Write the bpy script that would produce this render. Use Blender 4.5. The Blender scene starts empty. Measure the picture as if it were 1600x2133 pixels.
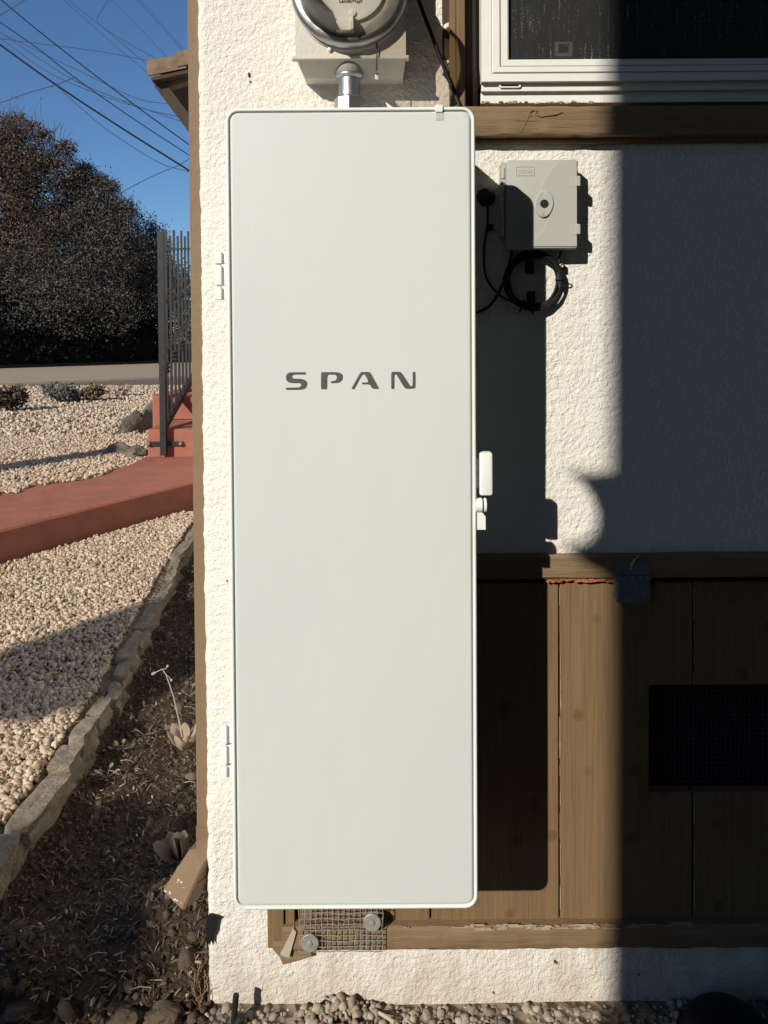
import bpy, bmesh, math, random
import numpy as np
from mathutils import Vector, Matrix, noise

random.seed(7)
rng = np.random.default_rng(7)
rad = math.radians
scene = bpy.context.scene
C = scene.collection

# ------------------------------------------------------------------ camera
F = 1600.0                       # focal length in photo pixels (photo is 1600 x 2133)
CAM = Vector((0.0, -1.418, 1.26))
SHIFT = -343.0 / 2133.0
CAMR = Matrix.Rotation(rad(88.8), 3, 'X') @ Matrix.Rotation(rad(-0.36), 3, 'Z')
cd = bpy.data.cameras.new('camera')
cam = bpy.data.objects.new('camera', cd)
C.objects.link(cam)
cd.sensor_fit = 'VERTICAL'
cd.sensor_height = 24.0
cd.sensor_width = 18.0
cd.lens = F / 2133.0 * 24.0
cd.shift_y = SHIFT
cd.clip_start = 0.02
cd.clip_end = 3000
cam.matrix_world = Matrix.Translation(CAM) @ CAMR.to_4x4()
scene.camera = cam

# ------------------------------------------------------------------ light
SUN = Vector((0.72, 1.0, -0.617)).normalized()       # direction the sunlight travels
elev = math.asin(-SUN.z)
azim = math.atan2(-SUN.x, -SUN.y)
w = bpy.data.worlds.new('World')
scene.world = w
w.use_nodes = True
nt = w.node_tree
sky = nt.nodes.new('ShaderNodeTexSky')
sky.sky_type = 'NISHITA'
sky.sun_disc = False
sky.sun_elevation = elev
sky.sun_rotation = azim
sky.air_density = 1.0
sky.dust_density = 0.0
sky.ozone_density = 7.5
bg = nt.nodes['Background']
bg.inputs[1].default_value = 0.10
nt.links.new(sky.outputs[0], bg.inputs[0])
sd = bpy.data.lights.new('sun', 'SUN')
sd.energy = 4.6
sd.angle = rad(0.53)
sd.color = (1.0, 0.955, 0.87)
so = bpy.data.objects.new('sun', sd)
C.objects.link(so)
so.rotation_euler = SUN.to_track_quat('-Z', 'Y').to_euler()
vs = scene.view_settings
vs.view_transform = 'Standard'
vs.look = 'None'
vs.exposure = 0.0
vs.gamma = 1.0
vs.use_curve_mapping = False
scene.cycles.max_bounces = 4
scene.cycles.diffuse_bounces = 2
scene.cycles.glossy_bounces = 2
scene.cycles.caustics_reflective = False
scene.cycles.caustics_refractive = False
scene.cycles.transparent_max_bounces = 12

# ------------------------------------------------------------------ helpers
def ray(px, py):
    v = Vector(((px - 800.0) / F, -(py - 1066.5) / F + SHIFT * 2133.0 / F, -1.0))
    return CAMR @ v

def P(px, py, Y):
    """photo pixel -> point on the vertical plane at depth Y"""
    d = ray(px, py)
    return CAM + d * ((Y - CAM.y) / d.y)

def G(px, py, Z=0.0):
    """photo pixel -> point on the level plane at height Z"""
    d = ray(px, py)
    return CAM + d * ((Z - CAM.z) / d.z)

def xr(px, py, Y): return P(px, py, Y).x
def zr(px, py, Y): return P(px, py, Y).z

def nz(x, y, z, s): return noise.noise((x * s, y * s, z * s))

class MB:
    def __init__(self):
        self.v = []; self.f = []; self.m = []
    def add(self, vs_, fs_, mi=0):
        o = len(self.v)
        self.v.extend([tuple(p) for p in vs_])
        for f in fs_:
            self.f.append([i + o for i in f]); self.m.append(mi)
        return self
    def box(self, x0, x1, y0, y1, z0, z1, bev=0.0, mi=0):
        if bev <= 0:
            vs_ = [(x, y, z) for x in (x0, x1) for y in (y0, y1) for z in (z0, z1)]
            fs_ = [(0, 1, 3, 2), (4, 6, 7, 5), (0, 4, 5, 1), (2, 3, 7, 6), (0, 2, 6, 4), (1, 5, 7, 3)]
            return self.add(vs_, fs_, mi)
        bm = bmesh.new()
        bmesh.ops.create_cube(bm, size=1)
        for v in bm.verts:
            v.co = Vector(((x0 + x1) / 2 + v.co.x * (x1 - x0), (y0 + y1) / 2 + v.co.y * (y1 - y0), (z0 + z1) / 2 + v.co.z * (z1 - z0)))
        bmesh.ops.bevel(bm, geom=bm.edges[:], offset=bev, segments=2, affect='EDGES', profile=0.7)
        return self.bm(bm, mi)
    def bm(self, bm, mi=0):
        bm.verts.index_update()
        self.add([v.co for v in bm.verts], [[v.index for v in f.verts] for f in bm.faces], mi)
        bm.free(); return self
    def loft(self, rings, cap0=True, cap1=True, closed=True, mi=0):
        n = len(rings[0]); vs_ = [p for r in rings for p in r]; fs_ = []
        for k in range(len(rings) - 1):
            for i in range(n if closed else n - 1):
                j = (i + 1) % n
                fs_.append((k * n + i, k * n + j, (k + 1) * n + j, (k + 1) * n + i))
        if cap0: fs_.append(tuple(range(n))[::-1])
        if cap1: fs_.append(tuple((len(rings) - 1) * n + i for i in range(n)))
        return self.add(vs_, fs_, mi)
    def tube(self, pts, r, n=8, mi=0, cap=True):
        pts = [Vector(p) for p in pts]
        rs = r if isinstance(r, (list, tuple)) else [r] * len(pts)
        rings = []; ref = None
        for i, p in enumerate(pts):
            t = (pts[min(i + 1, len(pts) - 1)] - pts[max(i - 1, 0)]).normalized()
            if ref is None:
                ref = t.orthogonal().normalized()
            u = (ref - t * ref.dot(t))
            u = u.normalized() if u.length > 1e-6 else t.orthogonal().normalized()
            ref = u
            w_ = t.cross(u)
            rings.append([p + (u * math.cos(2 * math.pi * k / n) + w_ * math.sin(2 * math.pi * k / n)) * rs[i] for k in range(n)])
        return self.loft(rings, cap, cap, True, mi)
    def lathe(self, c, axis, prof, n=32, mi=0, cap=True):
        """prof: (radius, offset along axis)"""
        c = Vector(c); a = Vector(axis).normalized(); u = a.orthogonal().normalized(); w_ = a.cross(u)
        rings = [[c + a * h + (u * math.cos(2 * math.pi * k / n) + w_ * math.sin(2 * math.pi * k / n)) * max(r, 1e-5) for k in range(n)] for r, h in prof]
        return self.loft(rings, cap, cap, True, mi)
    def prism(self, poly, y0, y1, mi=0):
        """poly: list of (x, z); y0 front, y1 back"""
        n = len(poly)
        vs_ = [(x, y0, z) for x, z in poly] + [(x, y1, z) for x, z in poly]
        fs_ = [tuple(range(n)), tuple(range(2 * n - 1, n - 1, -1))]
        for i in range(n):
            j = (i + 1) % n
            fs_.append((i, i + n, j + n, j))
        return self.add(vs_, fs_, mi)
    def build(self, name, mat, parent=None, smooth=False, loc=None, angle=40):
        me = bpy.data.meshes.new(name)
        me.from_pydata(self.v, [], self.f)
        mats = mat if isinstance(mat, (list, tuple)) else [mat]
        for m_ in mats: me.materials.append(m_)
        if len(mats) > 1:
            me.polygons.foreach_set('material_index', self.m)
        bm = bmesh.new(); bm.from_mesh(me)
        bmesh.ops.recalc_face_normals(bm, faces=bm.faces[:])
        if smooth:
            ca = math.cos(rad(angle))
            for f in bm.faces: f.smooth = True
            for e in bm.edges:
                if len(e.link_faces) == 2 and e.link_faces[0].normal.dot(e.link_faces[1].normal) < ca:
                    e.smooth = False
        bm.to_mesh(me); bm.free()
        me.update()
        o = bpy.data.objects.new(name, me)
        C.objects.link(o)
        if loc is not None: o.location = loc
        if parent is not None: o.parent = parent
        return o

def tag(o, label=None, cat=None, group=None, kind=None):
    if label: o['label'] = label
    if cat: o['category'] = cat
    if group: o['group'] = group
    if kind: o['kind'] = kind
    return o

def empty(name, parent=None, label=None, cat=None, group=None):
    o = bpy.data.objects.new(name, None)
    C.objects.link(o)
    o.empty_display_size = 0.05
    if parent is not None: o.parent = parent
    return tag(o, label, cat, group)

def rrect(x0, x1, z0, z1, r, n=8):
    pts = []
    for cx, cz, a0 in ((x1 - r, z1 - r, 0), (x0 + r, z1 - r, 90), (x0 + r, z0 + r, 180), (x1 - r, z0 + r, 270)):
        for k in range(n + 1):
            a = rad(a0 + 90 * k / n)
            pts.append((cx + r * math.cos(a), cz + r * math.sin(a)))
    return pts

def rr_rings(x0, x1, z0, z1, r, prof, n=8):
    """prof: list of (inset, y)"""
    out = []
    for ins, y in prof:
        out.append([(x, y, z) for x, z in rrect(x0 + ins, x1 - ins, z0 + ins, z1 - ins, max(r - ins, 0.001), n)])
    return out

# ------------------------------------------------------------------ materials
MAT = {}
def mat(name, col, rough=0.7, spec=0.3, metal=0.0, var=0.0, vscale=8.0, vcol=None, stretch=None,
        bump=(), coat=0.0, spots=None, splash=False):
    """procedural Principled material; var mixes towards vcol by noise, bump = [(scale, height, kind)]"""
    m = bpy.data.materials.new(name); m.use_nodes = True
    t = m.node_tree; N = t.nodes; L = t.links
    b = N['Principled BSDF']
    b.inputs['Roughness'].default_value = rough
    b.inputs['Specular IOR Level'].default_value = spec
    b.inputs['Metallic'].default_value = metal
    b.inputs['Coat Weight'].default_value = coat
    tc = N.new('ShaderNodeTexCoord')
    vec = tc.outputs['Object']
    if stretch:
        mp = N.new('ShaderNodeMapping'); mp.inputs['Scale'].default_value = stretch
        L.new(vec, mp.inputs[0]); vec = mp.outputs[0]
    c4 = (*col, 1.0)
    out = None
    if var > 0:
        n1 = N.new('ShaderNodeTexNoise'); n1.inputs['Scale'].default_value = vscale
        n1.inputs['Detail'].default_value = 6; n1.inputs['Roughness'].default_value = 0.65
        L.new(vec, n1.inputs['Vector'])
        r = N.new('ShaderNodeMapRange'); r.inputs[1].default_value = 0.35; r.inputs[2].default_value = 0.68
        r.inputs[4].default_value = var
        L.new(n1.outputs['Fac'], r.inputs[0])
        mx = N.new('ShaderNodeMix'); mx.data_type = 'RGBA'
        mx.inputs[6].default_value = c4
        mx.inputs[7].default_value = (*(vcol or tuple(x * 0.6 for x in col)), 1.0)
        L.new(r.outputs[0], mx.inputs[0]); out = mx.outputs[2]
    if spots:                     # (scale, threshold, colour, amount)
        vo = N.new('ShaderNodeTexVoronoi'); vo.inputs['Scale'].default_value = spots[0]
        L.new(tc.outputs['Object'], vo.inputs['Vector'])
        r = N.new('ShaderNodeMapRange'); r.inputs[1].default_value = spots[1]; r.inputs[2].default_value = spots[1] * 0.6
        r.inputs[3].default_value = 0.0; r.inputs[4].default_value = spots[3]
        L.new(vo.outputs['Distance'], r.inputs[0])
        mx = N.new('ShaderNodeMix'); mx.data_type = 'RGBA'
        if out: L.new(out, mx.inputs[6])
        else: mx.inputs[6].default_value = c4
        mx.inputs[7].default_value = (*spots[2], 1.0)
        L.new(r.outputs[0], mx.inputs[0]); out = mx.outputs[2]
    if splash:                    # soil splashed up the lowest hand's breadth and faint rain runs
        sp3 = N.new('ShaderNodeSeparateXYZ'); L.new(tc.outputs['Object'], sp3.inputs[0])
        mpx = N.new('ShaderNodeMapping'); mpx.inputs['Scale'].default_value = (26, 1, 9); L.new(tc.outputs['Object'], mpx.inputs[0])
        n9 = N.new('ShaderNodeTexNoise'); n9.inputs['Scale'].default_value = 1.0; n9.inputs['Detail'].default_value = 7
        L.new(mpx.outputs[0], n9.inputs['Vector'])
        ma = N.new('ShaderNodeMath'); ma.operation = 'MULTIPLY_ADD'; ma.inputs[1].default_value = -0.34
        L.new(n9.outputs['Fac'], ma.inputs[0]); L.new(sp3.outputs[2], ma.inputs[2])
        r9 = N.new('ShaderNodeMapRange'); r9.inputs[1].default_value = -0.03; r9.inputs[2].default_value = -0.17
        r9.inputs[3].default_value = 0.0; r9.inputs[4].default_value = 0.6
        L.new(ma.outputs[0], r9.inputs[0])
        mx = N.new('ShaderNodeMix'); mx.data_type = 'RGBA'
        L.new(out, mx.inputs[6]); mx.inputs[7].default_value = (0.50, 0.40, 0.29, 1)
        L.new(r9.outputs[0], mx.inputs[0]); out = mx.outputs[2]
    if out: L.new(out, b.inputs['Base Color'])
    else: b.inputs['Base Color'].default_value = c4
    last = None
    for sc_, h, kind in bump:
        if kind == 'v':
            n2 = N.new('ShaderNodeTexVoronoi'); n2.inputs['Scale'].default_value = sc_
            o2 = n2.outputs['Distance']
        else:
            n2 = N.new('ShaderNodeTexNoise'); n2.inputs['Scale'].default_value = sc_
            n2.inputs['Detail'].default_value = 4; o2 = n2.outputs['Fac']
        L.new(vec, n2.inputs['Vector'])
        bp = N.new('ShaderNodeBump'); bp.inputs['Strength'].default_value = 1.0
        bp.inputs['Distance'].default_value = h
        L.new(o2, bp.inputs['Height'])
        if last: L.new(last, bp.inputs['Normal'])
        last = bp.outputs[0]
    if last: L.new(last, b.inputs['Normal'])
    MAT[name] = m
    return m

def island_mat(name, cols, rough=0.85, spec=0.2, bump=None):
    """one colour per loose piece from a ramp"""
    m = bpy.data.materials.new(name); m.use_nodes = True
    t = m.node_tree; N = t.nodes; L = t.links; b = N['Principled BSDF']
    b.inputs['Roughness'].default_value = rough
    b.inputs['Specular IOR Level'].default_value = spec
    g = N.new('ShaderNodeNewGeometry')
    rp = N.new('ShaderNodeValToRGB')
    el = rp.color_ramp.elements
    while len(el) < len(cols): el.new(0.5)
    for i, c in enumerate(cols):
        el[i].position = i / (len(cols) - 1); el[i].color = (*c, 1)
    L.new(g.outputs['Random Per Island'], rp.inputs[0])
    tc = N.new('ShaderNodeTexCoord')
    n1 = N.new('ShaderNodeTexNoise'); n1.inputs['Scale'].default_value = 90; n1.inputs['Detail'].default_value = 5
    L.new(tc.outputs['Object'], n1.inputs['Vector'])
    r = N.new('ShaderNodeMapRange'); r.inputs[3].default_value = 0.75; r.inputs[4].default_value = 1.2
    L.new(n1.outputs['Fac'], r.inputs[0])
    mx = N.new('ShaderNodeVectorMath'); mx.operation = 'SCALE'
    L.new(rp.outputs[0], mx.inputs[0]); L.new(r.outputs[0], mx.inputs['Scale'])
    L.new(mx.outputs[0], b.inputs['Base Color'])
    if bump:
        n2 = N.new('ShaderNodeTexNoise'); n2.inputs['Scale'].default_value = bump[0]; n2.inputs['Detail'].default_value = 5
        L.new(tc.outputs['Object'], n2.inputs['Vector'])
        bp = N.new('ShaderNodeBump'); bp.inputs['Distance'].default_value = bump[1]
        L.new(n2.outputs['Fac'], bp.inputs['Height']); L.new(bp.outputs[0], b.inputs['Normal'])
    MAT[name] = m
    return m

stucco = mat('stucco', (0.82, 0.772, 0.685), 0.95, 0.1, var=0.35, vscale=3.5, vcol=(0.73, 0.67, 0.58),
             bump=[(115, 0.0042, 'n'), (330, 0.0020, 'n')], splash=True)
brown = mat('brown_paint', (0.225, 0.143, 0.071), 0.7, 0.25, var=0.9, vscale=30, vcol=(0.165, 0.10, 0.048),
            stretch=(4.5, 1, 0.14), bump=[(70, 0.0009, 'n'), (260, 0.0005, 'n')],
            spots=(15, 0.22, (0.105, 0.064, 0.031), 0.6))
brown_h = mat('brown_paint_worn', (0.20, 0.13, 0.066), 0.72, 0.25, var=0.8, vscale=22, vcol=(0.27, 0.185, 0.105),
              stretch=(0.2, 1, 2.8), bump=[(46, 0.0026, 'n'), (190, 0.0010, 'n')])
chip = mat('chipped_filler', (0.40, 0.32, 0.235), 0.9, 0.1, var=0.7, vscale=60, vcol=(0.22, 0.15, 0.09), bump=[(120, 0.003, 'n')])
redpaint = mat('old_red_paint', (0.42, 0.12, 0.075), 0.8, 0.2, var=0.7, vscale=80, vcol=(0.24, 0.15, 0.08), bump=[(120, 0.004, 'n')])
spout = mat('spout_paint', (0.235, 0.155, 0.088), 0.6, 0.3, var=0.35, vscale=20, vcol=(0.19, 0.12, 0.065),
            bump=[(60, 0.001, 'n'), (300, 0.0005, 'n')])
panel_face = mat('panel_powder', (0.655, 0.668, 0.622), 0.5, 0.4, var=0.5, vscale=2.2, vcol=(0.61, 0.626, 0.59), stretch=(1, 1, 0.5),
                 bump=[(700, 0.00022, 'n'), (3, 0.004, 'n')], spots=(38, 0.035, (0.52, 0.52, 0.46), 0.5))
panel_white = mat('panel_white', (0.84, 0.84, 0.78), 0.5, 0.35, var=0.1, vscale=10)
panel_gap = mat('panel_gasket', (0.50, 0.50, 0.48), 0.7, 0.2, var=0.2, vscale=40)
letter_m = mat('letter_metal', (0.13, 0.12, 0.115), 0.35, 0.5, metal=0.3, var=0.5, vscale=60, vcol=(0.20, 0.165, 0.13))
vinyl = mat('vinyl', (0.80, 0.785, 0.72), 0.5, 0.4, var=0.25, vscale=18, vcol=(0.70, 0.67, 0.60), bump=[(60, 0.0006, 'n')])
steel_grey = mat('grey_enamel', (0.66, 0.61, 0.53), 0.55, 0.4, var=0.5, vscale=14, vcol=(0.55, 0.48, 0.39), bump=[(160, 0.0008, 'n')])
galv = mat('galvanised', (0.42, 0.42, 0.43), 0.4, 0.5, metal=0.9, var=0.4, vscale=30, vcol=(0.34, 0.33, 0.33), bump=[(90, 0.0006, 'n')])
ringm = mat('meter_ring_steel', (0.50, 0.485, 0.46), 0.38, 0.5, metal=1.0, var=0.4, vscale=26, vcol=(0.30, 0.28, 0.26), bump=[(60, 0.0008, 'n')])
meter_in = mat('meter_body', (0.86, 0.82, 0.75), 0.5, 0.4, var=0.6, vscale=12, vcol=(0.66, 0.60, 0.52), bump=[(40, 0.002, 'n')])
meter_face = mat('meter_face', (0.88, 0.87, 0.82), 0.5, 0.3, var=0.2, vscale=12)
black_pl = mat('black_plastic', (0.012, 0.012, 0.013), 0.45, 0.4, var=0.3, vscale=20, vcol=(0.02, 0.02, 0.02))
black_rub = mat('black_rubber', (0.007, 0.007, 0.008), 0.55, 0.3, var=0.4, vscale=30, vcol=(0.013, 0.013, 0.014), bump=[(200, 0.0004, 'n')])
nid = mat('box_plastic', (0.44, 0.435, 0.385), 0.55, 0.35, var=0.2, vscale=16, vcol=(0.40, 0.39, 0.34), bump=[(700, 0.00015, 'n')])
iron = mat('wrought_iron', (0.016, 0.016, 0.017), 0.5, 0.35, var=0.6, vscale=25, vcol=(0.045, 0.038, 0.032), bump=[(120, 0.001, 'n')])
redcon = mat('red_concrete', (0.41, 0.145, 0.1), 0.9, 0.1, var=0.8, vscale=6, vcol=(0.26, 0.125, 0.085),
             bump=[(40, 0.003, 'n'), (200, 0.001, 'n')])
asphalt = mat('asphalt', (0.40, 0.315, 0.215), 0.9, 0.1, var=0.7, vscale=0.7, vcol=(0.43, 0.34, 0.235), stretch=(1, 1, 1), bump=[(30, 0.01, 'n')])
soil = mat('soil', (0.08, 0.056, 0.038), 0.95, 0.1, var=0.8, vscale=16, vcol=(0.05, 0.036, 0.026), bump=[(40, 0.02, 'n'), (150, 0.006, 'n')])
gravel_base = mat('gravel_base', (0.26, 0.205, 0.145), 0.95, 0.1, var=0.7, vscale=14, vcol=(0.16, 0.125, 0.09), bump=[(45, 0.02, 'v')])
stone_m = mat('edging_stone', (0.33, 0.265, 0.195), 0.95, 0.1, var=0.9, vscale=34, vcol=(0.20, 0.155, 0.115),
              bump=[(30, 0.008, 'n'), (140, 0.004, 'n')])
rock_m = mat('rock', (0.20, 0.165, 0.125), 0.95, 0.1, var=0.7, vscale=9, vcol=(0.16, 0.135, 0.11), bump=[(16, 0.02, 'n'), (80, 0.006, 'n')])
tile_m = mat('clay_tile', (0.235, 0.16, 0.095), 0.85, 0.2, var=0.8, vscale=9, vcol=(0.12, 0.08, 0.05), bump=[(30, 0.004, 'n')])
darkwood = mat('dark_wood', (0.075, 0.052, 0.036), 0.8, 0.2, var=0.5, vscale=12, bump=[(40, 0.002, 'n')])
bark = mat('bark', (0.11, 0.085, 0.065), 0.95, 0.1, var=0.7, vscale=8, stretch=(1, 1, 0.2), bump=[(14, 0.04, 'n')])
succ = mat('succulent', (0.46, 0.32, 0.235), 0.55, 0.35, var=0.7, vscale=18, vcol=(0.27, 0.25, 0.165))
succ_d = mat('succulent_dark', (0.16, 0.12, 0.10), 0.5, 0.35, var=0.7, vscale=18, vcol=(0.20, 0.15, 0.09))
drystem = mat('dry_stem', (0.50, 0.44, 0.34), 0.85, 0.2, var=0.4, vscale=60)
rust = mat('dull_zinc', (0.42, 0.405, 0.38), 0.5, 0.5, metal=0.35, var=0.7, vscale=70, vcol=(0.27, 0.23, 0.19), bump=[(140, 0.001, 'n')])
hinge_m = mat('hinge_steel', (0.21, 0.215, 0.22), 0.5, 0.5, metal=0.2, var=0.5, vscale=50, bump=[(150, 0.001, 'n')])
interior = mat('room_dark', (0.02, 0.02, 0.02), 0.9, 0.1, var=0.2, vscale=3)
blind_m = mat('blind', (0.10, 0.10, 0.10), 0.6, 0.2, var=0.2, vscale=10)
white_chip = mat('white_chip', (0.75, 0.72, 0.66), 0.9, 0.1, var=0.4, vscale=60)
house_dark = mat('far_wall_paint', (0.16, 0.12, 0.085), 0.9, 0.1, var=0.3, vscale=1.5)
roof_dark = mat('far_roof', (0.06, 0.05, 0.045), 0.9, 0.1, var=0.4, vscale=3)
wire_m = mat('wire_black', (0.015, 0.016, 0.02), 0.6, 0.2, var=0.2, vscale=2)
wire_m2 = mat('wire_grey', (0.06, 0.085, 0.15), 0.6, 0.2, var=0.2, vscale=2)

stones_tan = island_mat('gravel_stones', [(0.30, 0.205, 0.135), (0.55, 0.40, 0.275), (0.68, 0.515, 0.37), (0.59, 0.425, 0.29), (0.76, 0.63, 0.49), (0.44, 0.315, 0.21)], 0.9, 0.15, (180, 0.003))
stones_mix = island_mat('pebbles', [(0.17, 0.135, 0.10), (0.35, 0.28, 0.20), (0.42, 0.34, 0.25), (0.10, 0.10, 0.10), (0.46, 0.38, 0.28), (0.25, 0.19, 0.13), (0.50, 0.45, 0.37)], 0.75, 0.25, (120, 0.003))
mulch_m = island_mat('mulch_chips', [(0.05, 0.034, 0.022), (0.11, 0.076, 0.048), (0.24, 0.165, 0.105), (0.065, 0.045, 0.03), (0.15, 0.105, 0.068), (0.42, 0.33, 0.225)], 0.9, 0.15)
clod_m = island_mat('clods', [(0.06, 0.042, 0.029), (0.12, 0.087, 0.06), (0.085, 0.06, 0.042), (0.18, 0.135, 0.095)], 0.95, 0.1, (90, 0.006))
leaf_a = island_mat('leaves_brown', [(0.075, 0.05, 0.032), (0.18, 0.118, 0.074), (0.11, 0.071, 0.045), (0.055, 0.043, 0.030), (0.25, 0.175, 0.115)], 0.65, 0.25)
leaf_b = island_mat('leaves_dark', [(0.040, 0.034, 0.027), (0.085, 0.072, 0.056), (0.055, 0.047, 0.036), (0.17, 0.148, 0.12), (0.048, 0.041, 0.032)], 0.6, 0.3)
leaf_c = island_mat('leaves_grey', [(0.12, 0.12, 0.10), (0.22, 0.21, 0.17), (0.17, 0.16, 0.125), (0.28, 0.26, 0.21)], 0.7, 0.2)
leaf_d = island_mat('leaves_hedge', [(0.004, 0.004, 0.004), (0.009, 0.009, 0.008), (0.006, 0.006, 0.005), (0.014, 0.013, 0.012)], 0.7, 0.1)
weed_m = island_mat('weed_leaves', [(0.20, 0.18, 0.12), (0.28, 0.24, 0.17), (0.15, 0.14, 0.09)], 0.7, 0.2)

def alpha_mat(name, col, alpha, rough, streaks=False):
    m = bpy.data.materials.new(name); m.use_nodes = True
    t = m.node_tree; N = t.nodes; L = t.links; b = N['Principled BSDF']
    b.inputs['Base Color'].default_value = (*col, 1); b.inputs['Roughness'].default_value = rough
    tr = N.new('ShaderNodeBsdfTransparent'); mx = N.new('ShaderNodeMixShader')
    L.new(tr.outputs[0], mx.inputs[1]); L.new(b.outputs[0], mx.inputs[2])
    if streaks:
        tc = N.new('ShaderNodeTexCoord'); mp = N.new('ShaderNodeMapping'); mp.inputs['Scale'].default_value = (190, 1, 14)
        L.new(tc.outputs['Object'], mp.inputs[0])
        n1 = N.new('ShaderNodeTexNoise'); n1.inputs['Scale'].default_value = 1.0; n1.inputs['Detail'].default_value = 3
        L.new(mp.outputs[0], n1.inputs['Vector'])
        mp2 = N.new('ShaderNodeMapping'); mp2.inputs['Scale'].default_value = (420, 1, 420)
        L.new(tc.outputs['Object'], mp2.inputs[0])
        n2 = N.new('ShaderNodeTexNoise'); n2.inputs['Scale'].default_value = 1.0
        L.new(mp2.outputs[0], n2.inputs['Vector'])
        mul = N.new('ShaderNodeMath'); mul.operation = 'MULTIPLY'
        L.new(n1.outputs['Fac'], mul.inputs[0]); L.new(n2.outputs['Fac'], mul.inputs[1])
        r = N.new('ShaderNodeMapRange'); r.inputs[1].default_value = 0.31; r.inputs[2].default_value = 0.46
        L.new(mul.outputs[0], r.inputs[0])
        cm = N.new('ShaderNodeMix'); cm.data_type = 'RGBA'
        cm.inputs[6].default_value = (*col, 1); cm.inputs[7].default_value = (0.20, 0.19, 0.165, 1)
        L.new(r.outputs[0], cm.inputs[0]); L.new(cm.outputs[2], b.inputs['Base Color'])
        r2 = N.new('ShaderNodeMapRange'); r2.inputs[3].default_value = alpha; r2.inputs[4].default_value = 0.98
        L.new(r.outputs[0], r2.inputs[0]); L.new(r2.outputs[0], mx.inputs[0])
    else:
        mx.inputs[0].default_value = alpha
    L.new(mx.outputs[0], N['Material Output'].inputs[0])
    MAT[name] = m
    return m

screen_m = alpha_mat('insect_screen', (0.022, 0.022, 0.022), 0.62, 0.7, True)
tape_m = alpha_mat('clear_tape', (0.72, 0.72, 0.62), 0.55, 0.4)
def thin_glass(name, tint, base, gr=0.06, ior=1.5):
    m = bpy.data.materials.new(name); m.use_nodes = True
    t = m.node_tree; N = t.nodes; L = t.links
    N.remove(N['Principled BSDF'])
    tr = N.new('ShaderNodeBsdfTransparent'); tr.inputs[0].default_value = (*tint, 1)
    gl = N.new('ShaderNodeBsdfGlossy'); gl.inputs['Roughness'].default_value = gr
    fr = N.new('ShaderNodeFresnel'); fr.inputs[0].default_value = ior
    ad = N.new('ShaderNodeMath'); ad.operation = 'ADD'; ad.inputs[1].default_value = base; ad.use_clamp = True
    mx = N.new('ShaderNodeMixShader')
    L.new(fr.outputs[0], ad.inputs[0]); L.new(ad.outputs[0], mx.inputs[0])
    L.new(tr.outputs[0], mx.inputs[1]); L.new(gl.outputs[0], mx.inputs[2])
    L.new(mx.outputs[0], N['Material Output'].inputs[0])
    MAT[name] = m
    return m
glass_m = thin_glass('meter_glass', (0.80, 0.765, 0.71), 0.02, 0.25, 1.25)
pane_m = thin_glass('window_glass', (0.8, 0.82, 0.82), 0.03)

# ------------------------------------------------------------------ numpy scatter
def ico(sub):
    bm = bmesh.new(); bmesh.ops.create_icosphere(bm, subdivisions=sub, radius=1.0)
    v = np.array([x.co[:] for x in bm.verts]); f = np.array([[q.index for q in x.verts] for x in bm.faces]); bm.free()
    return v, f

def rand_rot(n, flat=None):
    q = rng.normal(size=(n, 4)); q /= np.linalg.norm(q, axis=1)[:, None]
    if flat is not None:        # mostly about Z with small tilt
        a = rng.uniform(0, 2 * np.pi, n); tx = rng.normal(0, flat, n); ty = rng.normal(0, flat, n)
        q = np.stack([np.cos(a / 2), tx / 2, ty / 2, np.sin(a / 2)], 1); q /= np.linalg.norm(q, axis=1)[:, None]
    w_, x, y, z = q.T
    return np.stack([np.stack([1 - 2 * (y * y + z * z), 2 * (x * y - z * w_), 2 * (x * z + y * w_)], 1),
                     np.stack([2 * (x * y + z * w_), 1 - 2 * (x * x + z * z), 2 * (y * z - x * w_)], 1),
                     np.stack([2 * (x * z - y * w_), 2 * (y * z + x * w_), 1 - 2 * (x * x + y * y)], 1)], 1)

def scatter(name, parts, material, parent=None, smooth=False):
    """parts: list of (base verts, base faces, positions, scales(n,3), rots(n,3,3), jitter)"""
    VV = []; FF = []; off = 0
    for bv, bf, pos, scl, rot, jit in parts:
        n = len(pos)
        if n == 0: continue
        v = np.repeat(bv[None], n, 0)
        if jit > 0: v = v * (1 + rng.normal(0, jit, (n, bv.shape[0], 1)))
        v = v * scl[:, None, :]
        v = np.einsum('nij,nkj->nki', rot, v) + pos[:, None, :]
        f = bf[None] + (np.arange(n) * bv.shape[0])[:, None, None] + off
        VV.append(v.reshape(-1, 3)); FF.append(f.reshape(-1, bf.shape[1])); off += n * bv.shape[0]
    V = np.concatenate(VV); k = FF[0].shape[1]; Fc = np.concatenate(FF)
    me = bpy.data.meshes.new(name)
    me.vertices.add(len(V)); me.vertices.foreach_set('co', V.astype(np.float32).ravel())
    me.loops.add(Fc.size); me.loops.foreach_set('vertex_index', Fc.astype(np.int32).ravel())
    me.polygons.add(len(Fc)); me.polygons.foreach_set('loop_start', np.arange(0, Fc.size, k, dtype=np.int32))
    if smooth: me.polygons.foreach_set('use_smooth', np.ones(len(Fc), dtype=bool))
    me.update(calc_edges=True); me.validate()
    me.materials.append(material)
    o = bpy.data.objects.new(name, me); C.objects.link(o)
    if parent is not None: o.parent = parent
    return o

IV1, IF1 = ico(1); IV2, IF2 = ico(2)

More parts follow.
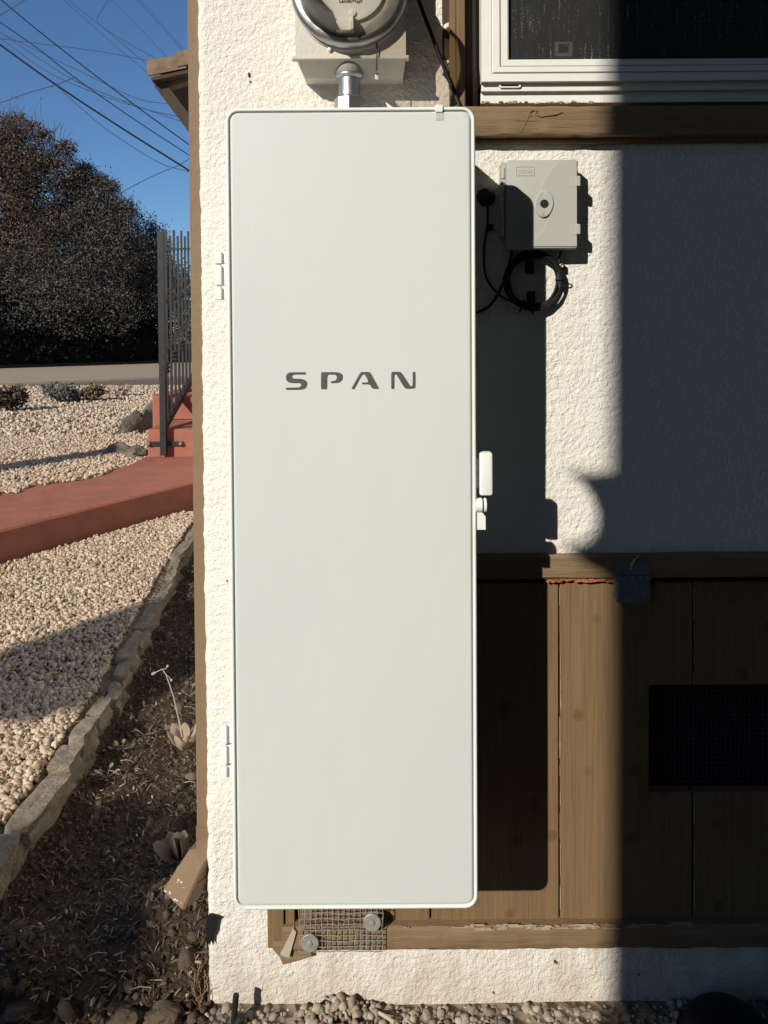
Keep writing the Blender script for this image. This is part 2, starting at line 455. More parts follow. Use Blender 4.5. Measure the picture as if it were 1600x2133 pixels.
# =================================================================== GROUND
GY = lambda D: D - 1.418
EDGE = [G(0, 1880), G(124, 1700), G(185, 1590), G(250, 1480), G(310, 1340), G(395, 1165)]
def edge_x(y):
    pts = [(p.y, p.x) for p in EDGE]
    if y <= pts[0][0]: return pts[0][1]
    for (y0, x0), (y1, x1) in zip(pts, pts[1:]):
        if y <= y1: return x0 + (x1 - x0) * (y - y0) / (y1 - y0)
    return pts[-1][1] + (y - pts[-1][0]) * (-0.09)
GRAVEL_Z = 0.065
def ground_h(x, y):
    ex = edge_x(y)
    if y < -0.02 or x > -0.30:
        return 0.006 * nz(x, y, 0, 9) - 0.004
    s = min(1, max(0, (ex + 0.0 - x) / 0.03))
    if y > 3.0: s = 1 if x < ex else s
    n = 0.012 * nz(x, y, 1.3, 5) + 0.010 * nz(x, y, 2.1, 14)
    mound = 0.085 * math.exp(-((x + 0.45) ** 2 / 0.018 + (y - 0.17) ** 2 / 0.012)) + 0.05 * math.exp(-((x + 0.72) ** 2 / 0.02 + (y - 0.05) ** 2 / 0.02))
    h_soil = 0.0 + n * 1.6 + mound
    h_grav = GRAVEL_Z - 0.012 + 0.012 * nz(x, y, 4, 1.5)
    return h_soil * (1 - s) + h_grav * s

gx = list(np.arange(-3.2, -0.30, 0.03)) + [-0.2, 0.0, 0.4, 0.8, 1.6, 3.0]
gy = list(np.arange(-0.32, 6.5, 0.03))
gx = [-900, -300, -90, -30, -12, -5.5] + [float(a) for a in gx] + [8, 30, 90, 300, 900]
gy = [-900, -300, -90, -30, -12, -5, -2.0, -0.8] + [float(a) for a in gy] + [8, 10, 13, 17, 24, 35, 60, 120, 300, 900]
gv = []; gf = []; gm = []
for j, y in enumerate(gy):
    for i, x in enumerate(gx):
        if -3.3 < x < 0.9 and -0.35 < y < 6.6: z = ground_h(x, y)
        elif y > 6.6 or x < -3.3: z = GRAVEL_Z - 0.012
        else: z = -0.004
        gv.append((x, y, z))
for j in range(len(gy) - 1):
    for i in range(len(gx) - 1):
        n = len(gx)
        gf.append((j * n + i, j * n + i + 1, (j + 1) * n + i + 1, (j + 1) * n + i))
        cx = (gx[i] + gx[i + 1]) / 2; cy = (gy[j] + gy[j + 1]) / 2
        gm.append(1 if (edge_x(cy) - 0.0 < cx < -0.3 and 0 < cy < 3.6) or (-3 < cx < -0.3 and -0.3 < cy <= 0 and cx > -0.86) else 0)
me = bpy.data.meshes.new('ground'); me.from_pydata(gv, [], gf)
me.materials.append(gravel_base); me.materials.append(soil)
me.polygons.foreach_set('material_index', gm)
me.polygons.foreach_set('use_smooth', [True] * len(gf)); me.update()
ground = bpy.data.objects.new('ground', me); C.objects.link(ground)
tag(ground, 'bare earth and gravel ground of the yard', kind='structure')

# road beyond the yard, running away to the right
ra, rb = G(0, 800, 0.07), G(335, 786, 0.07)
rc, rd_ = G(0, 768, 0.07), G(335, 757, 0.07)
dn = (rb - ra).normalized(); df = (rd_ - rc).normalized()
road = MB()
p0, p1, p2, p3 = ra - dn * 40, rb + dn * 40, rd_ + df * 40, rc - df * 40
road.add([(p.x, p.y, 0.075) for p in (p0, p1, p2, p3)], [(0, 1, 2, 3)])
road = road.build('road', asphalt)
tag(road, 'grey brown asphalt street beyond the gravel yard', kind='structure')
# far verge: dark ground under the trees
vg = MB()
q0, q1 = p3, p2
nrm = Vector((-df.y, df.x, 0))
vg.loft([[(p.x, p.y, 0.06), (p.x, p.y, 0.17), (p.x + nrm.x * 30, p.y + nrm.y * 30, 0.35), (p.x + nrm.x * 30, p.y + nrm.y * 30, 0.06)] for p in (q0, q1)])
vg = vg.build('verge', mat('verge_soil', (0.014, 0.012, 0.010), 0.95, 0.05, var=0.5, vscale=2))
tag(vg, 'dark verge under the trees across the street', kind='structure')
# pale kerb strip on the near side
kb = MB()
kn = Vector((dn.y, -dn.x, 0))
kb.loft([[(p.x, p.y, 0.04), (p.x, p.y, 0.105), (p.x + kn.x * 0.35, p.y + kn.y * 0.35, 0.105), (p.x + kn.x * 0.35, p.y + kn.y * 0.35, 0.04)] for p in (p0, p1)])
kb = kb.build('kerb', mat('kerb_concrete', (0.44, 0.36, 0.265), 0.9, 0.1, var=0.5, vscale=3, bump=[(20, 0.01, 'n')]))
tag(kb, 'pale concrete kerb along the near side of the street', kind='structure')

# =================================================================== RED WALKWAY AND STEPS
WZ = 0.235
wa, wb = G(0, 1104, WZ), G(404, 1026, WZ)
wd = (wb - wa); wd.z = 0; wd.normalize()
# turned a hair so that its right flank faces away from the sun
wd = Vector((0.56, 1.0, 0)).normalized()
wn = Vector((-wd.y, wd.x, 0))
s0 = wa - wd * 2.2; s1 = wa + wd * 1.9
wk = MB()
rows = 26
prof = []
for k in range(rows + 1):
    t = k / rows
    p = s0.lerp(s1, t)
    wob = 0.008 * nz(p.x, p.y, 0, 4)
    a = p + wn * (-wob); b = p + wn * (1.02 + 0.10 * nz(p.x, p.y, 3, 2.5))
    prof.append([(a.x, a.y, -0.05), (a.x, a.y, WZ - 0.012), (a.x + wn.x * 0.012, a.y + wn.y * 0.012, WZ), (b.x - wn.x * 0.02, b.y - wn.y * 0.02, WZ - 0.01), (b.x, b.y, -0.05)])
wk.loft(prof)
walk = wk.build('walkway', redcon, smooth=True, angle=30)
tag(walk, 'red painted concrete walkway with a dark shaded side', kind='structure')

steps = empty('entry_steps', None, 'red painted concrete steps beside the black iron railing', 'steps')
SX = -1.98
ys = [GY(6.46), GY(7.15), GY(7.8), GY(8.4), GY(9.0)]
zs = [WZ, WZ + 0.21, WZ + 0.42, WZ + 0.62, WZ + 0.82, WZ + 1.0]
MB().box(-2.02, -0.6, GY(5.6), ys[0], 0.0, WZ - 0.02, 0.01).build('landing', redcon, steps)
for k in range(5):
    MB().box(SX - 0.02 + 0.02 * k, -0.55, ys[k] + 0.004, GY(9.9), -0.02 if k == 0 else zs[k] + 0.004, zs[k + 1], 0.012).build('step', redcon, steps)
# raised cheek at the left of the steps
MB().box(SX - 0.17, SX - 0.025, GY(7.1), GY(9.9), 0.0, zs[2] + 0.02, 0.015).build('side_wall', redcon, steps)

# =================================================================== HOUSE
house = empty('stucco_house', None, 'cream stucco house with brown wooden trim and a low access door', 'house')
TL = P(411, 0, 0).x; BL = P(436, 2100, 0).x
zT, zB = P(411, 0, 0).z, P(436, 2100, 0).z
def corner_x(z): return BL + (TL - BL) * (z - zB) / (zT - zB)
DX0, DX1 = xr(572, 1950, 0), 1.25
DZ0, DZ1 = zr(1000, 1976, 0), zr(1100, 1160, 0)
WX0, WX1 = xr(935, 150, 0), 1.75
WZ0, WZ1 = zr(1200, 272, 0), 2.55
xs_ = list(np.arange(0, 1.19, 0.005)) + [DX1 + 0.34, WX1 + 0.34, 3.9]
zs_ = list(np.arange(-0.1, 1.97, 0.005)) + [2.55, 2.8]
def stuc(x, z):
    a = nz(x, 0.0, z, 22); b = nz(x, 3.0, z, 48); c = nz(x, 7.0, z, 105)
    lump = 0.0009 * a + 0.0011 * abs(b) + 0.0008 * c
    # trowel drag, a little stronger low down
    d = nz(x * 0.35, 11.0, z * 1.6, 60)
    return -(lump + 0.0010 * d + 0.004 * nz(x, 5, z, 3.1))
wv = []; wf = []
nx, nzz = len(xs_), len(zs_)
for z in zs_:
    c0 = corner_x(z) + 0.0022 * nz(0.3, 1.0, z, 30) + 0.0015 * nz(0.9, 1.0, z, 90)
    for i, x in enumerate(xs_):
        X = c0 + x
        y = stuc(X, z) if x < 1.2 else 0.0
        if i == 0: y += 0.006
        elif i == 1: y += 0.0015
        wv.append((X, y, z))
def hole(x, z):
    return (DX0 < x < DX1 and DZ0 < z < DZ1) or (WX0 < x < WX1 and WZ0 < z < WZ1)
for j in range(nzz - 1):
    for i in range(nx - 1):
        a = wv[j * nx + i]; b = wv[(j + 1) * nx + i + 1]
        if hole((a[0] + b[0]) / 2, (a[2] + b[2]) / 2): continue
        wf.append((j * nx + i, j * nx + i + 1, (j + 1) * nx + i + 1, (j + 1) * nx + i))
# side return of the corner
o = len(wv)
for j in range(nzz):
    a = wv[j * nx]
    wv.append((a[0] - 0.002, 0.02, a[2])); wv.append((a[0] + 0.008, 4.6, a[2]))
for j in range(nzz - 1):
    wf.append((j * nx, (j + 1) * nx, o + 2 * (j + 1), o + 2 * j))
    wf.append((o + 2 * j, o + 2 * (j + 1), o + 2 * (j + 1) + 1, o + 2 * j + 1))
wl = MB(); wl.v = wv; wl.f = wf; wl.m = [0] * len(wf)
wall = wl.build('wall', stucco, house, smooth=True, angle=75)

# small spalled pits in the stucco
pit_m = mat('pit_dirt', (0.10, 0.075, 0.055), 0.95, 0.1, var=0.5, vscale=200)
for a_, b_, r_ in ((519, 156, 0.0032), (521, 170, 0.0016), (1155, 2003, 0.0022), (1159, 2005, 0.0018), (700, 240, 0.002), (1028, 2068, 0.0018), (473, 1210, 0.0016), (1330, 2030, 0.0018)):
    p_ = P(a_, b_, -0.002); bm = bmesh.new(); bmesh.ops.create_icosphere(bm, subdivisions=2, radius=1)
    for v in bm.verts: v.co = Vector((p_.x + v.co.x * r_ * (0.8 + 0.4 * nz(v.co.x, v.co.y, b_, 2)), -0.002 + v.co.y * 0.0022, p_.z + v.co.z * r_ * 1.5))
    MB().bm(bm).build('spall_pit', pit_m, house, smooth=True)

# ---- crawlspace access door
door = empty('access_door', house)
yF = 0.004
zt = zr(1200, 1214, yF); zb = zr(1200, 1930, yF)
bx = [xr(622, 1900, yF), xr(897, 1900, yF), xr(1165.5, 1560, yF), xr(1444, 1560, yF)]
bx += [bx[-1] + 0.247, bx[-1] + 0.494, DX1 - 0.03]
VX0 = xr(1352, 1540, yF); VX1 = VX0 + 0.31
VZ1, VZ0 = zr(1470, 1427, yF), zr(1470, 1650, yF)
for a, b in zip(bx, bx[1:]):
    g = 0.0018; a += g; b -= g; z0 = zb - 0.03
    if a < VX0 < b:
        poly = [(a, z0), (b, z0), (b, VZ0), (VX0, VZ0), (VX0, VZ1), (b, VZ1), (b, zt), (a, zt)]
    elif a < VX1 < b:
        poly = [(a, z0), (b, z0), (b, zt), (a, zt), (a, VZ1), (VX1, VZ1), (VX1, VZ0), (a, VZ0)]
    else:
        poly = [(a, z0), (b, z0), (b, zt), (a, zt)]
    ob = MB().prism(poly, yF, yF + 0.022).build('board', brown, door)
    bv = ob.modifiers.new('soft_edge', 'BEVEL'); bv.width = 0.0016; bv.segments = 2
# ragged split of old filler along the joint
for px_, lo, hi in ((1167, 1222, 1922), (1445, 1222, 1425), (1445, 1655, 1920)):
    m = MB(); y = lo
    X = xr(px_, (lo + hi) / 2, yF)
    while y < hi:
        ln = random.uniform(14, 90)
        z1 = zr(px_, y, yF); z0 = zr(px_, min(y + ln, hi), yF)
        x_ = X + random.uniform(-0.0008, 0.0012); ww = random.uniform(0.0004, 0.0011)
        m.add([(x_ - ww, yF - 0.0012, z0), (x_ + ww, yF - 0.0018, z0 + 0.002), (x_ + ww * 0.7, yF - 0.0016, z1 - 0.001), (x_ - ww * 0.8, yF - 0.001, z1)], [(0, 1, 2, 3)])
        y += ln + random.uniform(0, 40)
    tag(m.build('cracked_filler', chip, door), kind='stuff')
# backing behind everything
MB().box(DX0 - 0.05, DX1 + 0.05, 0.075, 0.09, DZ0 - 0.05, DZ1 + 0.05).build('backing', interior, door)
# frame: header, bottom rail, left jamb
def wavy_bar(name, x0, x1, zc0, zc1, y0, y1, material, amp=0.0015, n=60, parent=door, top_amp=None):
    m = MB(); rings = []
    for k in range(n + 1):
        x = x0 + (x1 - x0) * k / n
        a = amp * nz(x, 1, zc0, 40); b = (top_amp or amp) * nz(x, 5, zc1, 40)
        c = amp * 0.8 * nz(x, 9, zc1, 30)
        rings.append([(x, y1, zc0 + a), (x, y0 + 0.003, zc0 + a), (x, y0 + c, zc0 + 0.004 + a), (x, y0 + c, zc1 - 0.005 + b), (x, y0 + 0.004, zc1 + b), (x, y1, zc1 + b)])
    m.loft(rings)
    return m.build(name, material, parent, smooth=True, angle=35)
wavy_bar('header', xr(600, 1180, -.014), DX1 + 0.03, zr(1200, 1206, -.014), zr(1200, 1156, -.014), -0.014, 0.06, brown_h, 0.0012)
wavy_bar('sill_board', xr(588, 1960, -.016), DX1 + 0.03, zr(1100, 1979, -.016), zr(1100, 1931, -.016), -0.016, 0.06, brown_h, 0.0028, 90)
MB().box(DX0 - 0.012, xr(592, 1900, 0), -0.008, 0.05, zr(585, 1968, 0), DZ1 + 0.01, 0.002).build('jamb', brown, door)
MB().box(xr(593.5, 1900, 0), xr(614, 1900, 0), -0.003, 0.05, zr(585, 1962, 0), DZ1 + 0.008, 0.002).build('jamb', brown, door)
# peeling strip of red paint under the header
m = MB()
x = xr(1142, 1208, -.004)
xe = xr(1286, 1208, -.004)
while x < xe:
    r = random.uniform(0.003, 0.0062)
    z = zr(1200, 1208, -.004) + random.uniform(-0.003, 0.003)
    bm = bmesh.new(); bmesh.ops.create_icosphere(bm, subdivisions=1, radius=1)
    sx, sz = r * random.uniform(1.2, 2.6), r * random.uniform(0.5, 0.9)
    for v in bm.verts: v.co = Vector((x + v.co.x * sx, -0.004 + v.co.y * 0.006, z + v.co.z * sz)) + Vector((random.uniform(-1, 1), 0, random.uniform(-1, 1))) * 0.0008
    m.bm(bm)
    x += r * 1.3
m.build('peeling_paint', redpaint, door, smooth=True)
# chips and scraped filler on top of the bottom rail
m = MB()
for k in range(46):
    px_ = random.choice([random.uniform(820, 1460), random.uniform(980, 1300)])
    c = P(px_, random.uniform(1926, 1936) + (1200 - px_) * 0.012, -0.0185)
    ln = random.uniform(0.004, 0.02); h = random.uniform(0.0012, 0.003)
    m.add([(c.x - ln, c.y, c.z), (c.x + ln, c.y, c.z + random.uniform(-1, 1) * 0.001), (c.x + ln * .8, c.y + .001, c.z + h), (c.x - ln * .7, c.y + .001, c.z + h)], [(0, 1, 2, 3)])
tag(m.build('paint_chips', chip, door), kind='stuff')
# broken lower left corner of the frame
bc = MB()
pts = [(585, 1984), (612, 1930), (618, 1936), (603, 1990)]
bc.prism([(xr(a, b, -.014), zr(a, b, -.014)) for a, b in pts], -0.02, -0.006)
bc.build('split_trim', drystem, door)
bc = MB()
pts = [(566, 1972), (572, 1958), (640, 1962), (650, 1990), (622, 1999), (590, 2008), (583, 1992)]
bc.prism([(xr(a, b, -.01), zr(a, b, -.01)) for a, b in pts], -0.012, 0.02)
bc.build('broken_corner', brown_h, door)

def wire_grid(name, x0, x1, z0, z1, y, step, r, parent, material, wob=0.0012):
    m = MB()
    def strand(pts):
        m.tube(pts, r, 4, cap=False)
    n = int((x1 - x0) / step)
    for k in range(n + 1):
        x = x0 + (x1 - x0) * k / n
        strand([(x + wob * nz(x, 1, z, 40), y + wob * nz(x, 2, z, 25) - (r if (k + i) % 2 else -r), z) for i, z in enumerate(np.linspace(z0, z1, max(6, int((z1 - z0) / 0.012))))])
    n = int((z1 - z0) / step)
    for k in range(n + 1):
        z = z0 + (z1 - z0) * k / n
        strand([(x, y + wob * nz(x, 2, z, 25) + (r if (k + i) % 2 else -r), z + wob * nz(x, 3, z, 40)) for i, x in enumerate(np.linspace(x0, x1, max(6, int((x1 - x0) / 0.012))))])
    return m.build(name, material, parent)
# vent cut through the boards, covered from behind by wire mesh
vent_wire = mat('vent_wire', (0.10, 0.10, 0.105), 0.5, 0.4, metal=0.3, var=0.3, vscale=40)
wire_grid('vent_mesh', VX0 - 0.004, VX1 + 0.004, VZ0 - 0.004, VZ1 + 0.004, 0.03, 0.0088, 0.0006, door, vent_wire, 0.0022)
# patch of hardware cloth held by two washers below the panel
wire_grid('mesh_patch', xr(624, 1930, -.024), xr(797, 1930, -.024), zr(700, 1981, -.024), zr(700, 1855, -.024), -0.026, 0.0098, 0.0008, door, rust, 0.003)
for a, b, r in ((645, 1965, 0.0165), (775, 1922, 0.0162)):
    c = P(a, b, -.030)
    MB().lathe(c, (0, -1, 0), [(r, -0.003), (r, 0.0004), (r - 0.0006, 0.0009), (0.0052, 0.0007), (0.005, 0.0022), (0.003, 0.003)], 28).build('washer', rust, door, smooth=True)
# hinge on the header
hg = MB()
hy = -0.016
def hx(a): return xr(a, 1215, hy)
def hz(b): return zr(1317, b, hy)
up = [(1284, 1198), (1284, 1186), (1288, 1172), (1353, 1172), (1354, 1198)]
hg.prism([(hx(a), hz(b)) for a, b in up], hy, hy + 0.003)
lo = [(1280, 1208), (1354, 1208), (1354, 1244), (1350, 1257), (1287, 1257), (1280, 1244)]
hg.prism([(hx(a), hz(b)) for a, b in lo], hy + 0.001, hy + 0.004)
for k in range(5):
    a0 = 1280 + k * 15.2
    hg.tube([(hx(a0 + 0.6), hy - 0.001, hz(1204)), (hx(a0 + 13.6), hy - 0.001, hz(1204))], 0.0042, 12)
for a, b in ((1292, 1184), (1346, 1184), (1288, 1244), (1344, 1246)):
    hg.lathe((hx(a), hy, hz(b)), (0, -1, 0), [(0.0042, -0.001), (0.0042, 0.001), (0.003, 0.0028), (0.0008, 0.0034)], 14)
for a in (1302, 1330):
    hg.box(hx(a) - 0.0012, hx(a) + 0.0012, hy - 0.0012, hy + 0.002, hz(1252), hz(1219), 0.0005)
hg.build('hinge', hinge_m, door, smooth=True, angle=35)
cu = MB()
cu.tube([P(1331, 1158, -.016), P(1322, 1166, -.021), P(1316, 1176, -.023), P(1315, 1186, -.021)], [0.0012, 0.0022, 0.0026, 0.0008], 8)
cu.build('peeled_flake', drystem, door, smooth=True)

# ---- window
win = empty('window', house)
# brown casing left of the window
MB().box(xr(921, 100, 0), xr(937, 100, 0), -0.001, 0.05, WZ0 + 0.012, 2.6, 0.002).build('casing_board', darkwood, win)
MB().box(xr(937.5, 100, -.022), xr(950, 100, -.022), -0.022, 0.06, WZ0 + 0.014, 2.6, 0.0025).build('casing_board', brown, win)
MB().box(xr(951, 100, -.026), xr(969, 100, -.026), -0.026, 0.06, WZ0 + 0.014, 2.6, 0.0025).build('casing_board', brown, win)
MB().box(xr(971, 100, 0.03), xr(985, 100, 0.03), 0.03, 0.07, WZ0 + 0.01, 2.6, 0.002).build('casing_reveal', darkwood, win)
# sill board below
sy = -0.034
wavy_bar('sill', xr(925, 250, sy), WX1 + 0.1, zr(1200, 281, sy), zr(1200, 220, sy), sy, 0.12, brown_h, 0.0018, 80, win)
wavy_bar('apron', xr(925, 290, -.02), WX1 + 0.06, zr(1200, 297, -.014), zr(1200, 276, -.014), -0.014, 0.06, brown, 0.001, 40, win)
# blister of peeling paint on the sill
bl = MB()
bp_ = [(1106, 242), (1103, 234), (1110, 228), (1118, 231), (1116, 238), (1125, 243), (1140, 241), (1158, 238), (1172, 233)]
bl.tube([P(a, b, sy - 0.001) for a, b in bp_], [0.001, 0.0018, 0.0022, 0.002, 0.0016, 0.0018, 0.0014, 0.0016, 0.0008], 6)
bl.tube([P(a, b, sy - 0.0005) for a, b in ((1103, 236), (1098, 250), (1090, 266), (1084, 276))], [0.0012, 0.0009, 0.0008, 0.0004], 5)
bl.build('paint_blister', brown_h, win, smooth=True)

f0 = -0.012; f1 = -0.001; f2 = 0.008      # faces of the vinyl frame, stepping back towards the sill
XL0 = xr(1003, 100, f0); XG = xr(1060, 100, f0); XR1 = WX1 - 0.04
ZG = zr(1300, 122, f0)                     # glass line
zA = zr(1300, 168, f0)
ZT = 2.5
# profile of the frame from the glass edge outwards: (distance outward, y)
zsub = zr(1300, 188, f1); zlow = zr(1300, 213, f2)
proB = [(0.0, f0 + 0.016), (0.0, f0 + 0.002), (0.002, f0), (0.0115, f0), (0.012, f0 + 0.003), (0.0135, f0 + 0.003), (0.014, f0 - 0.002),
        (0.0235, f0 - 0.002), (0.024, f0 + 0.002), (0.0255, f0 + 0.002), (0.026, f0), (ZG - zA, f0), (ZG - zA, f1), (ZG - zsub, f1), (ZG - zsub, f2), (ZG - zlow, f2), (ZG - zlow, 0.09)]
fr = MB()
rings = [[(XG - min(d, XG - XL0) if i < 12 else XL0 + 0.0, y, ZG - d) for i, (d, y) in enumerate(proB)], [(XR1, y, ZG - d) for d, y in proB]]
# bottom rail mitred at the left end
rings[0] = [(XG - d * (XG - XL0) / (ZG - zlow) * 1.0 if False else XG - min(d, 0.0405) * (XG - XL0) / 0.0405 + 0.0004, y, ZG - d) for d, y in proB]
fr.loft(rings, False, False, False)
fr.build('bottom_rail', vinyl, win)
k = (XG - XL0) / 0.0405
fr = MB()
proL = [(d * k, y) for d, y in proB[:11]] + [(XG - XL0, f0), (XG - XL0, f0 + 0.06)]
fr.loft([[(XG - d, y, ZG - min(d / k, 0.0405) - 0.0004) for d, y in proL], [(XG - d, y, ZT) for d, y in proL]], False, False, False)
fr.build('side_rail', vinyl, win)
# outer grey-white return of the frame between casing and sash
MB().box(xr(983, 100, f0 + .02), XL0 + 0.001, f0 + 0.055, 0.11, zlow - 0.002, ZT, 0.002).build('frame_return', vinyl, win)
# weep-hole cover under the sash
wc = MB()
c = P(1062, 178, f1 - 0.002)
ring = [(c.x + x, c.z + z) for x, z in rrect(-0.020, 0.020, -0.0045, 0.0045, 0.004, 5)]
rin = [(c.x + x, c.z + z) for x, z in rrect(-0.0165, 0.0165, -0.0022, 0.0022, 0.002, 5)]
wc.loft([[(x, f1 + 0.001, z) for x, z in ring], [(x, f1 - 0.004, z) for x, z in ring], [(x, f1 - 0.004, z) for x, z in rin], [(x, f1 + 0.001, z) for x, z in rin]], False, False)
wc.build('weep_cover', vinyl, win, smooth=True, angle=30)
MB().box(c.x - 0.0165, c.x + 0.0165, f1 - 0.0012, f1 - 0.0006, c.z - 0.0022, c.z + 0.0022).build('weep_slot', black_pl, win)
# caulk and dirt crumbs along the bottom
m = MB()
for q in range(40):
    c = P(random.uniform(1005, 1260), 214 + random.uniform(-2.5, 2), f2 - 0.001)
    bm = bmesh.new(); bmesh.ops.create_icosphere(bm, subdivisions=1, radius=1)
    r = random.uniform(0.001, 0.003)
    for v in bm.verts: v.co = c + Vector((v.co.x * r * 2.2, v.co.y * r, v.co.z * r))
    m.bm(bm)
tag(m.build('caulk', chip, win), kind='stuff')
# screen, pane, blind slats and the dark room
MB().add([(XG - 0.002, f0 + 0.010, ZG - 0.004), (XR1, f0 + 0.010, ZG - 0.004), (XR1, f0 + 0.010, ZT), (XG - 0.002, f0 + 0.010, ZT)], [(0, 1, 2, 3)]).build('insect_screen', screen_m, win)
MB().box(XG - 0.01, XR1, f0 + 0.040, f0 + 0.044, ZG - 0.02, ZT).build('pane', pane_m, win)
MB().box(XG - 0.02, XR1 + 0.03, 0.10, 0.104, ZG - 0.03, ZG + 0.012).build('inner_rail', vinyl, win)
zz = ZG + 0.006
for q in range(16):
    zc = zz + q * 0.0515
    MB().add([(XG + 0.05, 0.115, zc + 0.0455), (XR1, 0.115, zc + 0.0455), (XR1, 0.098, zc), (XG + 0.05, 0.098, zc), (XR1, 0.099, zc - 0.002), (XG + 0.05, 0.099, zc - 0.002)], [(0, 1, 2, 3), (3, 2, 4, 5)]).build('blind_slat', blind_m, win)
# sash lock seen through the screen
lk = MB(); c = P(1173, 106, 0.02)
lk.box(c.x - 0.016, c.x + 0.016, 0.012, 0.022, c.z - 0.013, c.z - 0.006, 0.002)
lk.box(c.x - 0.016, c.x - 0.010, 0.012, 0.022, c.z - 0.006, c.z + 0.010, 0.001)
lk.box(c.x + 0.010, c.x + 0.016, 0.012, 0.022, c.z - 0.006, c.z + 0.010, 0.001)
lk.box(c.x - 0.016, c.x + 0.016, 0.012, 0.022, c.z + 0.010, c.z + 0.014, 0.001)
lk.build('sash_lock', mat('lock_grey', (0.34, 0.33, 0.31), 0.6, 0.3, var=0.4, vscale=90), win)
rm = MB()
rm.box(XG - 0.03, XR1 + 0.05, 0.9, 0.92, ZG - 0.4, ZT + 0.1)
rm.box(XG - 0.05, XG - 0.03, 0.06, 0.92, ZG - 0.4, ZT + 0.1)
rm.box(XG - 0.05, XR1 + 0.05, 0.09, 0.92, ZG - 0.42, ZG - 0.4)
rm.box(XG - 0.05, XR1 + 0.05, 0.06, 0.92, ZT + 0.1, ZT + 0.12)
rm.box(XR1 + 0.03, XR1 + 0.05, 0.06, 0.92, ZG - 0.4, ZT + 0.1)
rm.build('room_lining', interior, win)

# ---- unseen eave, added to block the upper sky and deepen the shade
added_eave = empty('eave', house)
MB().box(-1.0, 4.0, -0.62, 0.0, 2.80, 2.83).build('added_soffit', darkwood, added_eave)
MB().box(-1.0, 4.0, -0.66, -0.621, 2.76, 2.95).build('added_fascia', brown, added_eave)
for q in range(8):
    MB().box(-0.8 + q * 0.61, -0.76 + q * 0.61, -0.62, 0.0, 2.74, 2.799).build('rafter', darkwood, added_eave)

# ---- porch roof far along the side of the house
porch = empty('porch_roof', house)
PD = 6.0; PY = GY(PD)
def pp(a, b, dy=0.0): return P(a, b, PY + dy)
# barrel tiles: axis runs up to the right; each a half pipe with thickness
def tile(c0, c1, r, dy, name='roof_tile', mt=tile_m):
    m = MB(); ax = (c1 - c0).normalized(); side = Vector((0, 1, 0)); upv = ax.cross(side).normalized()
    if upv.z < 0: upv = -upv
    n = 12; rings = []
    for p, rr in ((c0, r), (c1, r * 0.86)):
        outer = [p + side * dy + (side * math.cos(math.pi * k / n) + upv * math.sin(math.pi * k / n)) * rr for k in range(n + 1)]
        inner = [p + side * dy + (side * math.cos(math.pi * k / n) + upv * math.sin(math.pi * k / n)) * (rr - 0.018) for k in range(n, -1, -1)]
        rings.append([Vector((q.x, q.y, p.z + (q.z - p.z) * 1.55 - 0.0)) for q in outer + inner])
    m.loft(rings)
    return m.build(name, mt, porch, smooth=True, angle=50)
e0 = pp(316, 168); 
ax = (pp(398, 150) - e0)
ax.y = 0
ax.normalize()
upn = Vector((-ax.z, 0, ax.x))
for row in range(7):
    for col in range(4):
        c0 = e0 + ax * (col * 0.235) + upn * (0.005 + 0.022 * col) + Vector((0, row * 0.20, 0))
        tile(c0, c0 + ax * 0.30, 0.102 if col == 0 else 0.098, 0.0)
m = MB()
und = e0 + ax * 0.02 - upn * 0.035
dirs = [und + Vector((0, -0.09, 0)), und + ax * 1.3 + Vector((0, -0.09, 0)), und + ax * 1.3 + Vector((0, 1.4, 0)), und + Vector((0, 1.4, 0))]
m.add([d for d in dirs] + [d + upn * 0.025 for d in dirs], [(0, 1, 2, 3), (7, 6, 5, 4), (0, 4, 5, 1), (1, 5, 6, 2), (2, 6, 7, 3), (3, 7, 4, 0)])
m.build('roof_deck', darkwood, porch)
def beam(p, q, hh, dd, name, mt):
    m = MB(); a = (q - p).normalized(); u = Vector((0, 1, 0)); v = a.cross(u).normalized()
    m.loft([[x + u * (s * dd) + v * (t * hh) for s, t in ((-.5, -.5), (.5, -.5), (.5, .5), (-.5, .5))] for x in (p, q)])
    return m.build(name, mt, porch)
beam(pp(352, 181, 0.06), pp(410, 166, 0.06), 0.028, 0.10, 'rafter', brown)
beam(pp(334, 176, 0.03), pp(408, 275, 0.03), 0.085, 0.10, 'brace', darkwood)
beam(pp(334, 176, 1.1), pp(408, 275, 1.1), 0.085, 0.10, 'brace', darkwood)
beam(pp(352, 181, 0.5), pp(410, 166, 0.5), 0.06, 0.10, 'rafter', darkwood)
beam(pp(352, 181, 1.0), pp(410, 166, 1.0), 0.06, 0.10, 'rafter', darkwood)
# house front wall beyond that carries the porch roof (hidden from here by the corner)
MB().box(corner_x(1.0) - 1.10, corner_x(1.0) + 0.3, 4.62, 4.9, 0.0, 4.4).build('porch_wall', stucco, house)
MB().box(corner_x(1.0) - 1.08, corner_x(1.0) + 0.3, 4.9, 8.8, 0.9, 4.35).build('porch_wall', stucco, house)

